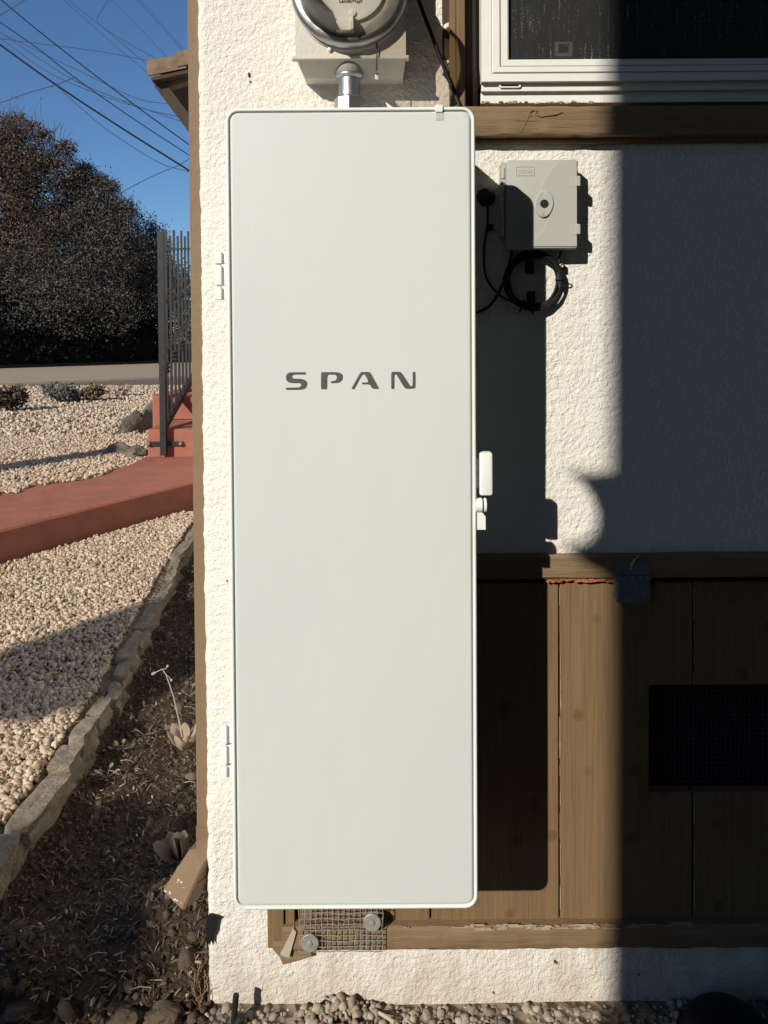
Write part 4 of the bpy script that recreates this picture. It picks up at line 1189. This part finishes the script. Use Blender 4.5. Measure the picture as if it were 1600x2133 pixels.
for dlo, dhi, n, size, bv, bf, jit in ((1.3, 2.6, 9500, 0.0076, IV1, IF1, 0.22), (2.6, 5.2, 30000, 0.0072, IV1, IF1, 0.25), (5.2, 9.0, 26000, 0.0115, IV1, IF1, 0.25), (9.0, 17.3, 24000, 0.019, IV1, IF1, 0.25)):
    pts = gravel_pts(dlo, dhi, n, lambda y: edge_x(y) - 0.085 if y < 3.4 else (-0.35 if y < 4.5 else -1.0))
    pos = np.array([(x, y, (WZ if on_slab(x, y) else GRAVEL_Z - 0.006) + random.uniform(-0.4, 1.2) * size) for x, y in pts])
    scl = size * (0.45 + 1.3 * rng.random((n, 1)) ** 1.6) * rng.uniform(0.55, 1.2, (n, 3))
    parts.append((bv, bf, pos, scl, rand_rot(n), jit))
gravel = scatter('gravel', parts, stones_tan)
tag(gravel, 'pale tan crushed gravel spread over the yard', 'gravel', kind='stuff')

parts = []
n = 9000
xs2 = rng.uniform(-0.36, 1.05, n); ys2 = -rng.uniform(0.0, 0.30, n) ** 1.0
mount = 0.012 * np.array([max(0, nz(x, 0.0, 3.0, 6)) for x in xs2]) * 3.4
zs2 = -0.016 + mount * np.clip(1 - np.abs(ys2) / 0.15, 0, 1) + rng.uniform(0, 0.014, n)
pos = np.stack([xs2, ys2 - 0.006, zs2], 1)
scl = (0.0030 + 0.0075 * rng.random((n, 1)) ** 2.0) * rng.uniform(0.65, 1.2, (n, 3))
parts.append((IV2, IF2, pos, scl, rand_rot(n), 0.09))
peb = scatter('pebbles', parts, stones_mix, smooth=False)
tag(peb, 'mixed rounded pebbles along the foot of the stucco wall', 'pebbles', kind='stuff')

def soil_pts(n, y0=-0.3, y1=3.3):
    out = []
    while len(out) < n:
        y = y0 + (y1 - y0) * random.random() ** 1.7
        x = random.uniform(-1.15, -0.335)
        if y < 0 and x < -0.9: continue
        if x < edge_x(y) - (0.0 if y > 0 else 0.2): continue
        out.append((x, y, ground_h(x, y)))
    return np.array(out)
# chip: thin bent sliver (6 verts, 4 tris + back)
CV = np.array([(-1, -.5, 0), (1, -.35, 0.1), (1, .35, 0.1), (-1, .5, 0), (0, -.55, .35), (0, .55, .3)], float)
CF = np.array([(0, 4, 5), (0, 5, 3), (4, 1, 2), (4, 2, 5)])
pos = soil_pts(17000); pos[:, 2] += rng.uniform(0.0, 0.008, len(pos))
scl = np.stack([rng.uniform(0.003, 0.012, len(pos)), rng.uniform(0.0012, 0.004, len(pos)), rng.uniform(0.002, 0.008, len(pos))], 1)
mul = scatter('mulch', [(CV, CF, pos, scl, rand_rot(len(pos), 0.5), 0.1)], mulch_m)
tag(mul, 'dark bark mulch and dry litter in the planting bed', 'mulch', kind='stuff')
pos = soil_pts(2600, -0.28, 2.6)
scl = rng.uniform(0.003, 0.012, (len(pos), 1)) * rng.uniform(0.6, 1.2, (len(pos), 3))
big = rng.random(len(pos)) < 0.02
scl[big] *= 2.2
clod = scatter('soil_clods', [(IV1, IF1, pos, scl, rand_rot(len(pos)), 0.28)], clod_m)
tag(clod, 'crumbly brown soil clods beside the house corner', 'soil', kind='stuff')
# pale straws and twigs
m = MB()
for q in range(130):
    x, y, z = soil_pts(1)[0]; a = random.uniform(0, 6.28); ln = random.uniform(0.012, 0.05)
    dv = Vector((math.cos(a), math.sin(a), random.uniform(-.1, .35))) * ln
    b = Vector((x, y, z + 0.006))
    m.tube([b, b + dv * 0.5 + Vector((0, 0, 0.004)), b + dv], [0.0009, 0.0009, 0.0004], 4)
o = m.build('dry_straw', drystem); tag(o, 'scattered pale straws and twigs on the planting bed', 'straw', kind='stuff')

pos = soil_pts(45, -0.1, 2.2); pos[:, 2] += 0.008
scl = rng.uniform(0.0025, 0.006, (len(pos), 1)) * np.array([[1.5, 0.7, 0.45]])
o = scatter('pale_chips', [(IV1, IF1, pos, scl, rand_rot(len(pos), 0.3), 0.2)], white_chip)
o.data.materials[0] = drystem
tag(o, 'pale flakes of stucco and bark sprinkled over the bed', 'chips', kind='stuff')

# larger clods of dirt and stones near the bottom edge, left of the wall
for i, (a, b, r, lab) in enumerate(((345, 2126, 0.034, 'pale rounded soil lump at the bottom edge left of the wall'), (262, 2136, 0.03, 'second soil lump at the bottom edge, further from the wall'),
                                (40, 2118, 0.03, 'soil lump in the bottom left corner of the picture'))):
    c = G(a, b, 0.0)
    bm = bmesh.new(); bmesh.ops.create_icosphere(bm, subdivisions=3, radius=1)
    for v in bm.verts:
        n_ = 1 + 0.35 * nz(v.co.x + i * 3, v.co.y, v.co.z, 1.6) + 0.3 * nz(v.co.x + i, v.co.y, v.co.z, 4)
        v.co = Vector((c.x + v.co.x * r * n_, c.y + v.co.y * r * 0.8 * n_, 0.005 + v.co.z * r * 0.55 * n_))
    o = MB().bm(bm).build('soil_lump', clod_m, None, smooth=True); tag(o, lab, 'soil lump')

# =================================================================== PLANTS
def leaf_mesh(m, base, d, up, ln, wd_, th=0.25, mi=0):
    """fleshy pointed leaf: lofted lens sections along a curved axis"""
    d = d.normalized(); side = d.cross(up).normalized(); up = side.cross(d)
    rings = []
    for t, ww in ((0, 0.35), (0.2, 0.75), (0.45, 1.0), (0.7, 0.9), (0.88, 0.55), (1.0, 0.06)):
        c = base + d * (ln * t) + up * (ln * 0.35 * t * t)
        w2 = wd_ * ww / 2; h2 = w2 * th
        rings.append([c + side * (w2 * math.cos(a)) + up * (h2 * math.sin(a) + (0.35 * w2 * abs(math.cos(a)))) for a in [2 * math.pi * k / 8 for k in range(8)]])
    m.loft(rings, mi=mi)
sp = empty('succulent', None, 'pinkish succulent rosette with a tall dry flower stalk by the downspout', 'succulent')
sc0 = G(385, 1560, 0.03)
for k in range(11):
    a = k * 2.4; t = k / 11
    m = MB(); leaf_mesh(m, sc0 + Vector((math.cos(a), math.sin(a), 0)) * 0.008, Vector((math.cos(a), math.sin(a), 0.35 + 0.9 * t)), Vector((0, 0, 1)), 0.078 - 0.026 * t, 0.040 - 0.008 * t)
    m.build('leaf', succ, sp, smooth=True)
m = MB()
st = [P(374, 1505, sc0.y), P(368, 1480, sc0.y), P(362, 1452, sc0.y), P(353, 1425, sc0.y - .01), P(346, 1405, sc0.y - .01), P(338, 1394, sc0.y - .01)]
m.tube(st, [0.0022, 0.002, 0.0019, 0.0017, 0.0015, 0.0012], 6)
m.tube([P(338, 1394, sc0.y - .01), P(327, 1399, sc0.y - .01), P(319, 1406, sc0.y - .01)], 0.0012, 5)
m.tube([P(338, 1394, sc0.y - .01), P(346, 1393, sc0.y - .01), P(349, 1386, sc0.y - .01)], 0.001, 5)
m.tube([P(346, 1405, sc0.y - .01), P(352, 1410, sc0.y - .01), P(357, 1418, sc0.y - .01)], 0.001, 5)
for a, b in ((318, 1404), (349, 1388), (357, 1417), (322, 1402)):
    m.lathe(P(a, b, sc0.y - .01), (0, 0, 1), [(0.001, -0.004), (0.004, 0.0), (0.002, 0.004)], 6)
m.tube([P(374, 1505, sc0.y), sc0 + Vector((0, 0, 0.0))], 0.0024, 6)
m.build('flower_stalk', drystem, sp, smooth=True)
sp2 = empty('broadleaf_plant', None, 'dark leafed succulent with broad dull leaves above the downspout outlet', 'succulent')
sc1 = G(372, 1790, 0.03)
for k, (dx, dy, dz, ln, wd_) in enumerate(((-0.9, -0.25, 0.45, 0.075, 0.042), (-0.35, -0.6, 0.9, 0.07, 0.036), (0.15, -0.5, 0.9, 0.072, 0.04), (0.4, -0.1, 0.9, 0.06, 0.036), (-0.6, 0.5, 0.7, 0.06, 0.036), (0.1, 0.7, 0.6, 0.055, 0.034))):
    m = MB(); leaf_mesh(m, sc1, Vector((dx, dy, dz)), Vector((0.1, -0.4, 1)), ln, wd_, 0.18)
    m.build('leaf', succ_d, sp2, smooth=True)
# little weeds
for i, (a, b, lab) in enumerate(((222, 1620, 'small weed with heart shaped leaves close to the near edging stones'), (255, 1560, 'small pale weed seedling further along the bed'), (395, 1450, 'small weed at the downspout below the stalk tip'), (300, 1530, 'low weed tuft left of the pink succulent'))):
    wd0 = empty('weed', None, lab, 'weed', 'weeds in the planting bed'); c = G(a, b, 0.012)
    for k in range(7):
        an = random.uniform(0, 6.28); d = Vector((math.cos(an), math.sin(an), random.uniform(0.2, 0.9)))
        m = MB(); q = c + d * random.uniform(0.012, 0.03)
        m.tube([c, q], 0.0007, 4); leaf_mesh(m, q, Vector((math.cos(an), math.sin(an), 0.1)), Vector((0, 0, 1)), random.uniform(0.012, 0.02), 0.011, 0.1)
        m.build('leaf', weed_m, wd0, smooth=True)
# dry grass tuft by the wall corner
tf = MB()
for q in range(60):
    b = G(random.uniform(398, 432), random.uniform(2040, 2120), 0.0) ; b.y += 0.02
    tip = b + Vector((random.uniform(-.03, .02), random.uniform(-.02, .02), random.uniform(0.02, 0.055)))
    tf.tube([b, b.lerp(tip, .5) + Vector((0, 0, .008)), tip], [0.0009, 0.0008, 0.0003], 4)
o = tf.build('dry_grass', mat('dry_grass', (0.30, 0.20, 0.11), 0.9, 0.1, var=0.5, vscale=50)); tag(o, 'tuft of dry brown grass at the foot of the house corner', 'grass', kind='stuff')

# =================================================================== SMALL THINGS ON THE GROUND
stk = empty('garden_stake', None, 'short black garden stake leaning beside the wall base', 'stake')
p = G(488, 2140, 0.0); p.y = -0.05
t = P(492, 2072, -0.045)
MB().tube([Vector((p.x - 0.006, -0.05, -0.04)), t], 0.0055, 10).build('shaft', black_pl, stk, smooth=True, angle=50)
MB().tube([Vector((p.x - 0.012, -0.055, -0.02)), Vector((p.x + 0.014, -0.05, 0.018))], 0.009, 8).build('foot', black_pl, stk, smooth=True, angle=50)
emitter = empty('drip_stake', None, 'small dark drip stake in front of the wall base pebbles', 'stake')
# black cut-out standing in for a shadow cast on the wall corner
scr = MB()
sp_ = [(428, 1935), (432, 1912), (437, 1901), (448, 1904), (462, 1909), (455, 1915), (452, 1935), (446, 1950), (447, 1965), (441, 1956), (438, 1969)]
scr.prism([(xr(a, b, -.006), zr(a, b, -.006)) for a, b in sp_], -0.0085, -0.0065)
o = scr.build('corner_shadow_patch', black_pl); tag(o, 'black cut-out in place of a shadow on the lower wall corner', 'shadow patch')
bpy.data.objects.remove(emitter)
st2 = MB(); q = P(541, 2085, -0.008)
# dark round object in the bottom right corner
tub = empty('plastic_tub', None, 'black rounded tub on the pebbles in the bottom right corner', 'tub')
c = G(1503, 2150, 0.0); c.y = -0.10
MB().lathe((c.x, c.y, -0.005), (0, 0, 1), [(0.086, 0.0), (0.086, 0.012), (0.083, 0.02), (0.078, 0.034), (0.066, 0.050), (0.045, 0.060), (0.02, 0.064), (0.002, 0.065)], 40).build('shell', black_rub, tub, smooth=True, angle=50)
MB().lathe((c.x, c.y, -0.005), (0, 0, 1), [(0.086, 0.004), (0.0895, 0.006), (0.0895, 0.012), (0.086, 0.014)], 40, cap=False).build('rim', black_rub, tub, smooth=True, angle=40)
# stick among the pebbles
o = MB().tube([P(790, 2110, -.03), P(805, 2118, -.045), P(822, 2130, -.06)], [0.003, 0.0034, 0.003], 7).build('stick', drystem, None, smooth=True)
tag(o, 'short pale stick lying on the pebbles below the panel', 'stick')

# =================================================================== YARD SHRUBS AND ROCKS
LV = np.array([(-1, 0, 0), (0, -.42, 0.12), (1, 0, 0), (0, .42, 0.12)], float); LF = np.array([(0, 1, 2), (0, 2, 3)])
def leaf_cloud(name, blobs, n, size, material, parent, shell=0.6, smooth=False):
    """blobs: (centre, radii); leaves biased towards the outside"""
    wts = np.array([b[1][0] * b[1][1] * b[1][2] for b in blobs]) ** (2 / 3); wts /= wts.sum()
    pos = []
    for (c, r), k in zip(blobs, rng.multinomial(n, wts)):
        d = rng.normal(size=(k, 3)); d /= np.linalg.norm(d, axis=1)[:, None]
        rr = (shell + (1 - shell) * rng.random(k) ** 0.5) * (1 + 0.14 * rng.normal(size=k))
        nn = np.array([noise.noise((q[0] * 2.3 + c[0], q[1] * 2.3 + c[1], q[2] * 2.3 + c[2])) for q in d])
        n2_ = np.array([noise.noise((q[0] * 6 + c[2], q[1] * 6 + c[1], q[2] * 6 + c[0])) for q in d])
        rr = rr * (1 + 0.45 * nn + 0.25 * n2_)
        pos.append(np.array(c) + d * rr[:, None] * np.array(r))
    pos = np.concatenate(pos); pos[:, 2] = np.maximum(pos[:, 2], 0.03)
    scl = size * rng.uniform(0.6, 1.4, (len(pos), 1)) * np.array([[1, 1, 1]])
    return scatter(name, [(LV, LF, pos, scl, rand_rot(len(pos)), 0.0)], material, parent, smooth)
def shrub(name, px, py, wpx, hpx, label, material, n, size, grp=None):
    g = G(px, py, GRAVEL_Z); D = g.y + 1.418
    rw = wpx / F * D / 2; rh = hpx / F * D / 2
    e = empty(name, None, label, 'shrub', grp)
    bl = [((g.x + random.uniform(-.4, .4) * rw, g.y + random.uniform(-.3, .3) * rw, g.z + rh * random.uniform(0.5, 1.2)), (rw * .6, rw * .6, rh * .6)) for _ in range(5)]
    leaf_cloud('foliage', bl, n, size, material, e)
    m = MB()
    for q in range(7):
        a = random.uniform(0, 6.28)
        m.tube([(g.x, g.y, g.z - 0.02), (g.x + math.cos(a) * rw * .4, g.y + math.sin(a) * rw * .4, g.z + rh * 0.9), (g.x + math.cos(a) * rw * .8, g.y + math.sin(a) * rw * .8, g.z + rh * 1.6)], [0.014, 0.009, 0.004], 5)
    m.build('stems', bark, e)
    return e
shrub('dark_shrub', 18, 858, 75, 62, 'small dark bushy shrub at the left edge on the gravel', leaf_a, 1500, 0.035)
shrub('grey_shrub', 125, 838, 85, 42, 'low silvery grey shrub on the gravel near the street', leaf_c, 1800, 0.035)
shrub('dry_shrub', 195, 836, 60, 38, 'low reddish brown dry plant beside the silvery shrub', island_mat('dry_leaves', [(0.20, 0.12, 0.07), (0.28, 0.19, 0.11), (0.14, 0.09, 0.055)]), 900, 0.035)
shrub('straw_shrub', 245, 826, 60, 28, 'sparse straw coloured plant between dry shrub and railing', stones_tan, 500, 0.03)
def rock(px0, py0, px1, py1, h, lab, i, z=GRAVEL_Z, th=0.14):
    a, b = G(px0, py0, z), G(px1, py1, z); c = (a + b) / 2; L = (b - a).length / 2; d = (b - a).normalized(); u = Vector((-d.y, d.x, 0))
    bm = bmesh.new(); bmesh.ops.create_icosphere(bm, subdivisions=3, radius=1)
    for v in bm.verts:
        n_ = 1 + 0.35 * nz(v.co.x + i * 5, v.co.y, v.co.z, 1.7) + 0.25 * nz(v.co.x + i, v.co.y, v.co.z, 4.5)
        v.co = c + d * (v.co.x * L * n_) + u * (v.co.y * th * n_) + Vector((0, 0, max(-0.02, v.co.z * h * n_)))
    o = MB().bm(bm).build('rock', rock_m, None, smooth=True, angle=60); tag(o, lab, 'rock', 'rocks along the walkway'); return o
rock(248, 906, 318, 886, 0.20, 'long weathered grey rock left of the railing post', 1)
rock(300, 890, 340, 868, 0.26, 'taller rock close behind the railing post', 2)
rock(235, 945, 262, 938, 0.10, 'low dark rock at the end of the thin shadow', 3)
rock(258, 946, 312, 941, 0.055, 'flat dark stone lying on the red walkway by the post', 4, WZ, 0.10)
rock(2, 1046, 46, 1036, 0.05, 'pale flat stone at the left edge on the walkway end', 5, 0.12, 0.07)

# =================================================================== TREES ACROSS THE STREET
def tree(name, px, D, top_py, blobs, n, size, material, label, trunk_r=0.22, grp='trees across the street', extra=None):
    e = empty(name, None, label, 'tree', grp)
    Y = GY(D); base = P(px, 760, Y); base.z = 0.2
    bl = []
    for (bx_, by_, rx, rz_) in blobs:
        c = P(bx_, by_, Y); s = D / F
        bl.append(((c.x, c.y + random.uniform(-.6, .6), c.z), (rx * s, rx * s * 0.8, rz_ * s)))
    leaf_cloud('crown', bl, n, size, material, e, 0.45)
    m = MB()
    top = Vector(bl[0][0])
    m.tube([base, base.lerp(top, .5) + Vector((.2, 0, 0)), top], [trunk_r, trunk_r * .7, trunk_r * .3], 9)
    m.build('trunk', bark, e, smooth=True)
    m = MB()
    for (c, r) in bl:
        st_ = base.lerp(top, random.uniform(.35, .7)); c = Vector(c)
        m.tube([st_, st_.lerp(c, .55) + Vector((0, 0, .2)), c + Vector((random.uniform(-.3, .3), -r[1] * .6, r[2] * .5))], [trunk_r * .45, trunk_r * .25, 0.03], 6)
        for q in range(5):
            d = Vector((random.uniform(-1, 1), random.uniform(-1, .3), random.uniform(-.2, 1))).normalized()
            e_ = c + Vector((d.x * r[0], d.y * r[1], d.z * r[2])) * 0.95
            m.tube([c, c.lerp(e_, .5) + Vector((0, 0, .1)), e_], [0.045, 0.03, 0.012], 5)
    m.build('limb', bark, e, smooth=True)
    if extra: extra(e, bl)
    return e
def twigs(e, bl):
    m = MB()
    for q in range(46):
        px_ = random.uniform(-10, 85) if q < 34 else random.uniform(85, 150)
        b = P(px_, random.uniform(262, 300), GY(28.5)); L = random.uniform(0.5, 1.35) * (1 if px_ < 90 else 0.5)
        m.tube([b, b + Vector((random.uniform(-.1, .12), 0, L * .5)), b + Vector((random.uniform(-.15, .3), 0, L))], [0.011, 0.008, 0.004], 4)
    m.build('bare_twigs', bark, e)
tree('broadleaf_tree', 20, 29.0, 230, [(-20, 400, 120, 150), (40, 340, 70, 75), (75, 395, 85, 95), (10, 300, 60, 55), (120, 350, 50, 48), (30, 500, 130, 100), (-60, 330, 90, 90), (62, 268, 26, 22), (100, 292, 24, 20), (142, 310, 26, 18), (20, 246, 30, 20)], 66000, 0.048, leaf_a,
     'tallest brown leafed tree at the left edge with bare twigs on top', 0.3, extra=twigs)
tree('broadleaf_tree', 170, 29.6, 340, [(165, 420, 70, 75), (215, 455, 60, 65), (150, 500, 95, 80), (240, 520, 75, 75), (190, 390, 40, 32), (262, 440, 30, 26), (172, 352, 22, 16), (232, 392, 22, 18), (205, 372, 16, 14)], 46000, 0.046, leaf_b,
     'dark leafed tree in the middle of the group across the street', 0.25)
tree('broadleaf_tree', 295, 31.0, 440, [(290, 500, 52, 55), (310, 560, 60, 75), (255, 580, 80, 70), (330, 520, 30, 45), (345, 600, 60, 60), (280, 640, 90, 60)], 40000, 0.045, leaf_b,
     'smallest dark tree of the group, nearest the railing', 0.2)
tree('broadleaf_tree', 60, 28.4, 500, [(30, 590, 110, 80), (130, 600, 90, 75), (-60, 600, 90, 90), (70, 660, 120, 60), (200, 640, 90, 60)], 42000, 0.047, leaf_b,
     'low dark tree below the brown crown at the left edge', 0.2)
tree('broadleaf_tree', 200, 34.0, 480, [(110, 560, 110, 90), (220, 580, 110, 80), (320, 610, 90, 70), (200, 660, 130, 60), (330, 660, 110, 60), (20, 640, 120, 80)], 30000, 0.075, leaf_b,
     'dark tree set back behind the others, showing only through their gaps', 0.2)
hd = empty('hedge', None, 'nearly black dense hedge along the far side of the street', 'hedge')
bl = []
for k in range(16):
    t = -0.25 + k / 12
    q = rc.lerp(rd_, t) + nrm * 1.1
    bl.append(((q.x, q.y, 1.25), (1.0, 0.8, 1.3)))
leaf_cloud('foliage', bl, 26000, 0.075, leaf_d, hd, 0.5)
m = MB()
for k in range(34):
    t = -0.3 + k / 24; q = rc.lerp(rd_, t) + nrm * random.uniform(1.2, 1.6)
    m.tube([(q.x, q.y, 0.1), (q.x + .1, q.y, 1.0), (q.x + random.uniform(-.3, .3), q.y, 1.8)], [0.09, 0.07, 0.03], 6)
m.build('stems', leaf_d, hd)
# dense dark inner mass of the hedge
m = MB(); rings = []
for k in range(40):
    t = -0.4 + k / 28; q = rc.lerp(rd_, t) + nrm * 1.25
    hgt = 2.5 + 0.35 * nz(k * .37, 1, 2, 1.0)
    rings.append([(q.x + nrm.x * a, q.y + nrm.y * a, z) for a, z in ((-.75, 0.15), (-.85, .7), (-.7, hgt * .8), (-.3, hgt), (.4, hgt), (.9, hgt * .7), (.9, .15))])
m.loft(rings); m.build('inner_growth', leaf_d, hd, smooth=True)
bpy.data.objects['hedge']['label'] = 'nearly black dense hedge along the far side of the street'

# =================================================================== OVERHEAD WIRES
def wire(pts, D, wpx, label, mt, ext=3):
    ps = [P(a, b, GY(D)) for a, b in pts]
    c = curve_pts(ps, 8) if len(ps) > 2 else ps
    d0 = (c[0] - c[1]).normalized(); d1 = (c[-1] - c[-2]).normalized()
    c = ([c[0] + d0 * 9 + Vector((0, 0, .3)), c[0] + d0 * 4] if ext & 1 else []) + list(c) + ([c[-1] + d1 * 4, c[-1] + d1 * 9] if ext & 2 else [])
    o = MB().tube(c, wpx * D / F / 2, 6).build('overhead_wire', mt, None, smooth=True)
    tag(o, label, 'wire', 'overhead wires')
wire([(0, 93), (110, 172), (240, 258), (392, 354)], 20, 4.0, 'thickest black overhead cable, crossing the sky to the wall lowest', wire_m)
wire([(0, -2), (80, 64), (170, 135), (285, 222), (392, 300)], 22, 2.6, 'long dark wire starting in the top left corner of the sky', wire_m)
wire([(0, 46), (80, 102), (155, 161), (270, 242), (392, 322)], 22, 2.2, 'dark wire just above the thick cable, parallel to it', wire_m)
wire([(0, 67), (70, 114), (160, 170), (270, 215), (392, 258)], 23, 1.6, 'thin wire under the second dark wire, flattening to the right', wire_m2)
wire([(0, 79), (100, 150), (200, 194), (290, 224), (392, 248)], 23, 1.6, 'thin wire close above the thick cable at the left edge', wire_m2)
wire([(0, 32), (25, 17), (54, -2)], 21, 1.8, 'short wire across the top left corner, rising rightward', wire_m2)
wire([(60, 88), (200, 106), (335, 131)], 24, 1.4, 'nearly level faint wire below the roof eave height', wire_m2)
wire([(133, 0), (225, 82), (320, 162)], 25, 1.4, 'upper of two close faint wires ending at the tile eave', wire_m2)
wire([(142, 0), (230, 70), (322, 148)], 25, 1.4, 'lower of two close faint wires ending at the tile eave', wire_m2)
wire([(225, 0), (212, 22), (203, 45), (240, 74), (290, 103), (345, 133)], 24, 1.4, 'kinked thin wire near the top middle of the sky', wire_m2)
wire([(232, 0), (300, 68), (362, 134)], 25, 1.2, 'faint straight wire right of the kinked wire', wire_m2)
wire([(285, 0), (340, 60), (392, 120)], 25, 1.3, 'faint wire at top right of the sky, left of its twin', wire_m2)
wire([(292, 0), (345, 60), (394, 117)], 25, 1.3, 'faint wire nearest the downspout at top right of the sky', wire_m2)
wire([(0, 215), (60, 193), (112, 178), (158, 160)], 21, 1.8, 'thin wire rising from the tree top to the dark wires', wire_m2, 1)
wire([(250, 402), (320, 366), (370, 345), (394, 331)], 24, 1.6, 'thin wire rising right from the tree edge low in the sky', wire_m2, 2)
wire([(112, 174), (170, 226), (230, 275), (330, 338), (392, 357)], 20, 1.7, 'thin wire sagging just below the thick cable', wire_m2, 2)
wire([(190, 160), (285, 205), (355, 216), (392, 217)], 24, 1.4, 'faint wire levelling off below the roof brace', wire_m2)

# =================================================================== UNSEEN SHADOW CASTERS BEHIND THE CAMERA
def toward_sun(px, py, t):
    q = P(px, py, 0.0); return q - Vector((0.72, 1.0, -0.617)) * t
T = 3.3
hx0 = toward_sun(1270, 1000, T)
nb_ = empty('neighbour_house', None, 'tall dark neighbouring house standing behind the viewer', 'house')
MB().box(hx0.x, hx0.x + 9.5, hx0.y - 7, hx0.y, -0.02, 7.4).build('wall', house_dark, nb_)
MB().prism([(hx0.x, 7.4), (hx0.x + 9.9, 7.4), (hx0.x + 4.8, 9.4)], hx0.y - 7.2, hx0.y + 0.0).build('roof', roof_dark, nb_)
# unseen post with a plate, added and cut to cast the hooked wall shadow
t2 = 2.3
pb = empty('hook_shadow_post', None, 'unseen post added behind the viewer to cast the hooked wall shadow', 'post')
sh = [(1420, 978), (1300, 985), (1240, 992), (1196, 984), (1214, 998), (1236, 1018), (1253, 1045), (1262, 1075), (1260, 1105), (1246, 1128), (1218, 1142), (1186, 1138), (1205, 1156), (1240, 1180), (1290, 1205), (1420, 1230)]
ws = [toward_sun(a - 18, b - 6, t2) for a, b in sh]
MB().prism([(p.x, p.z) for p in ws], ws[0].y, ws[0].y - 0.02).build('hook_shadow_plate', iron, pb)
p = toward_sun(1390, 1000, t2)
MB().box(p.x - 0.03, p.x + 0.03, p.y - 0.05, p.y - 0.021, -0.02, p.z + 0.1).build('shaft', iron, pb)
# trunk behind the viewer shading the gravel, and leaf clumps added to shade the bed
def shade_tree(name, x, y, h, r, label, blobs=None, n=0, size=0.05):
    e = empty(name, None, label, 'tree')
    MB().tube([(x, y, -0.02), (x + 0.02, y, h * 0.5), (x, y, h)], [r, r * .95, r * .85], 14).build('trunk', bark, e, smooth=True)
    if blobs: leaf_cloud('crown', blobs, n, size, leaf_b, e, 0.2)
    return e
def gsh(px, py, t, z=0.0):
    q = G(px, py, z); return q - Vector((0.72, 1.0, -0.617)) * t
a = gsh(0, 1335, 5.6, GRAVEL_Z); b = gsh(60, 1500, 4.9, GRAVEL_Z)
ctr = (a + b) / 2
shade_tree('shade_tree', ctr.x, ctr.y, 6.5, 0.27, 'broad tree trunk behind the viewer on the left')
bl = []
for px_, py_ in ((340, 1330), (285, 1430), (330, 1400), (150, 1850), (230, 1870), (290, 1850), (60, 1880), (170, 1780), (60, 1990), (140, 2020), (220, 1975)):
    c = gsh(px_, py_, 3.6)
    bl.append(((c.x, c.y, c.z), (0.13, 0.13, 0.13)))  # each added clump is placed to shade one spot of the bed
shade_tree('bed_shade_leaves', gsh(200, 1800, 3.6).x, gsh(200, 1800, 3.6).y, 2.2, 0.05, 'unseen leaf clumps added behind the viewer to shade the bed', bl, 2600, 0.04)
c = gsh(250, 938, 4.6, GRAVEL_Z)
MBp = MB().box(c.x - 0.12, c.x + 0.12, c.y - 0.12, c.y + 0.12, 0.0, c.z, 0.01).build('fence_post', darkwood)
tag(MBp, 'wooden post out of view at far left', 'post')
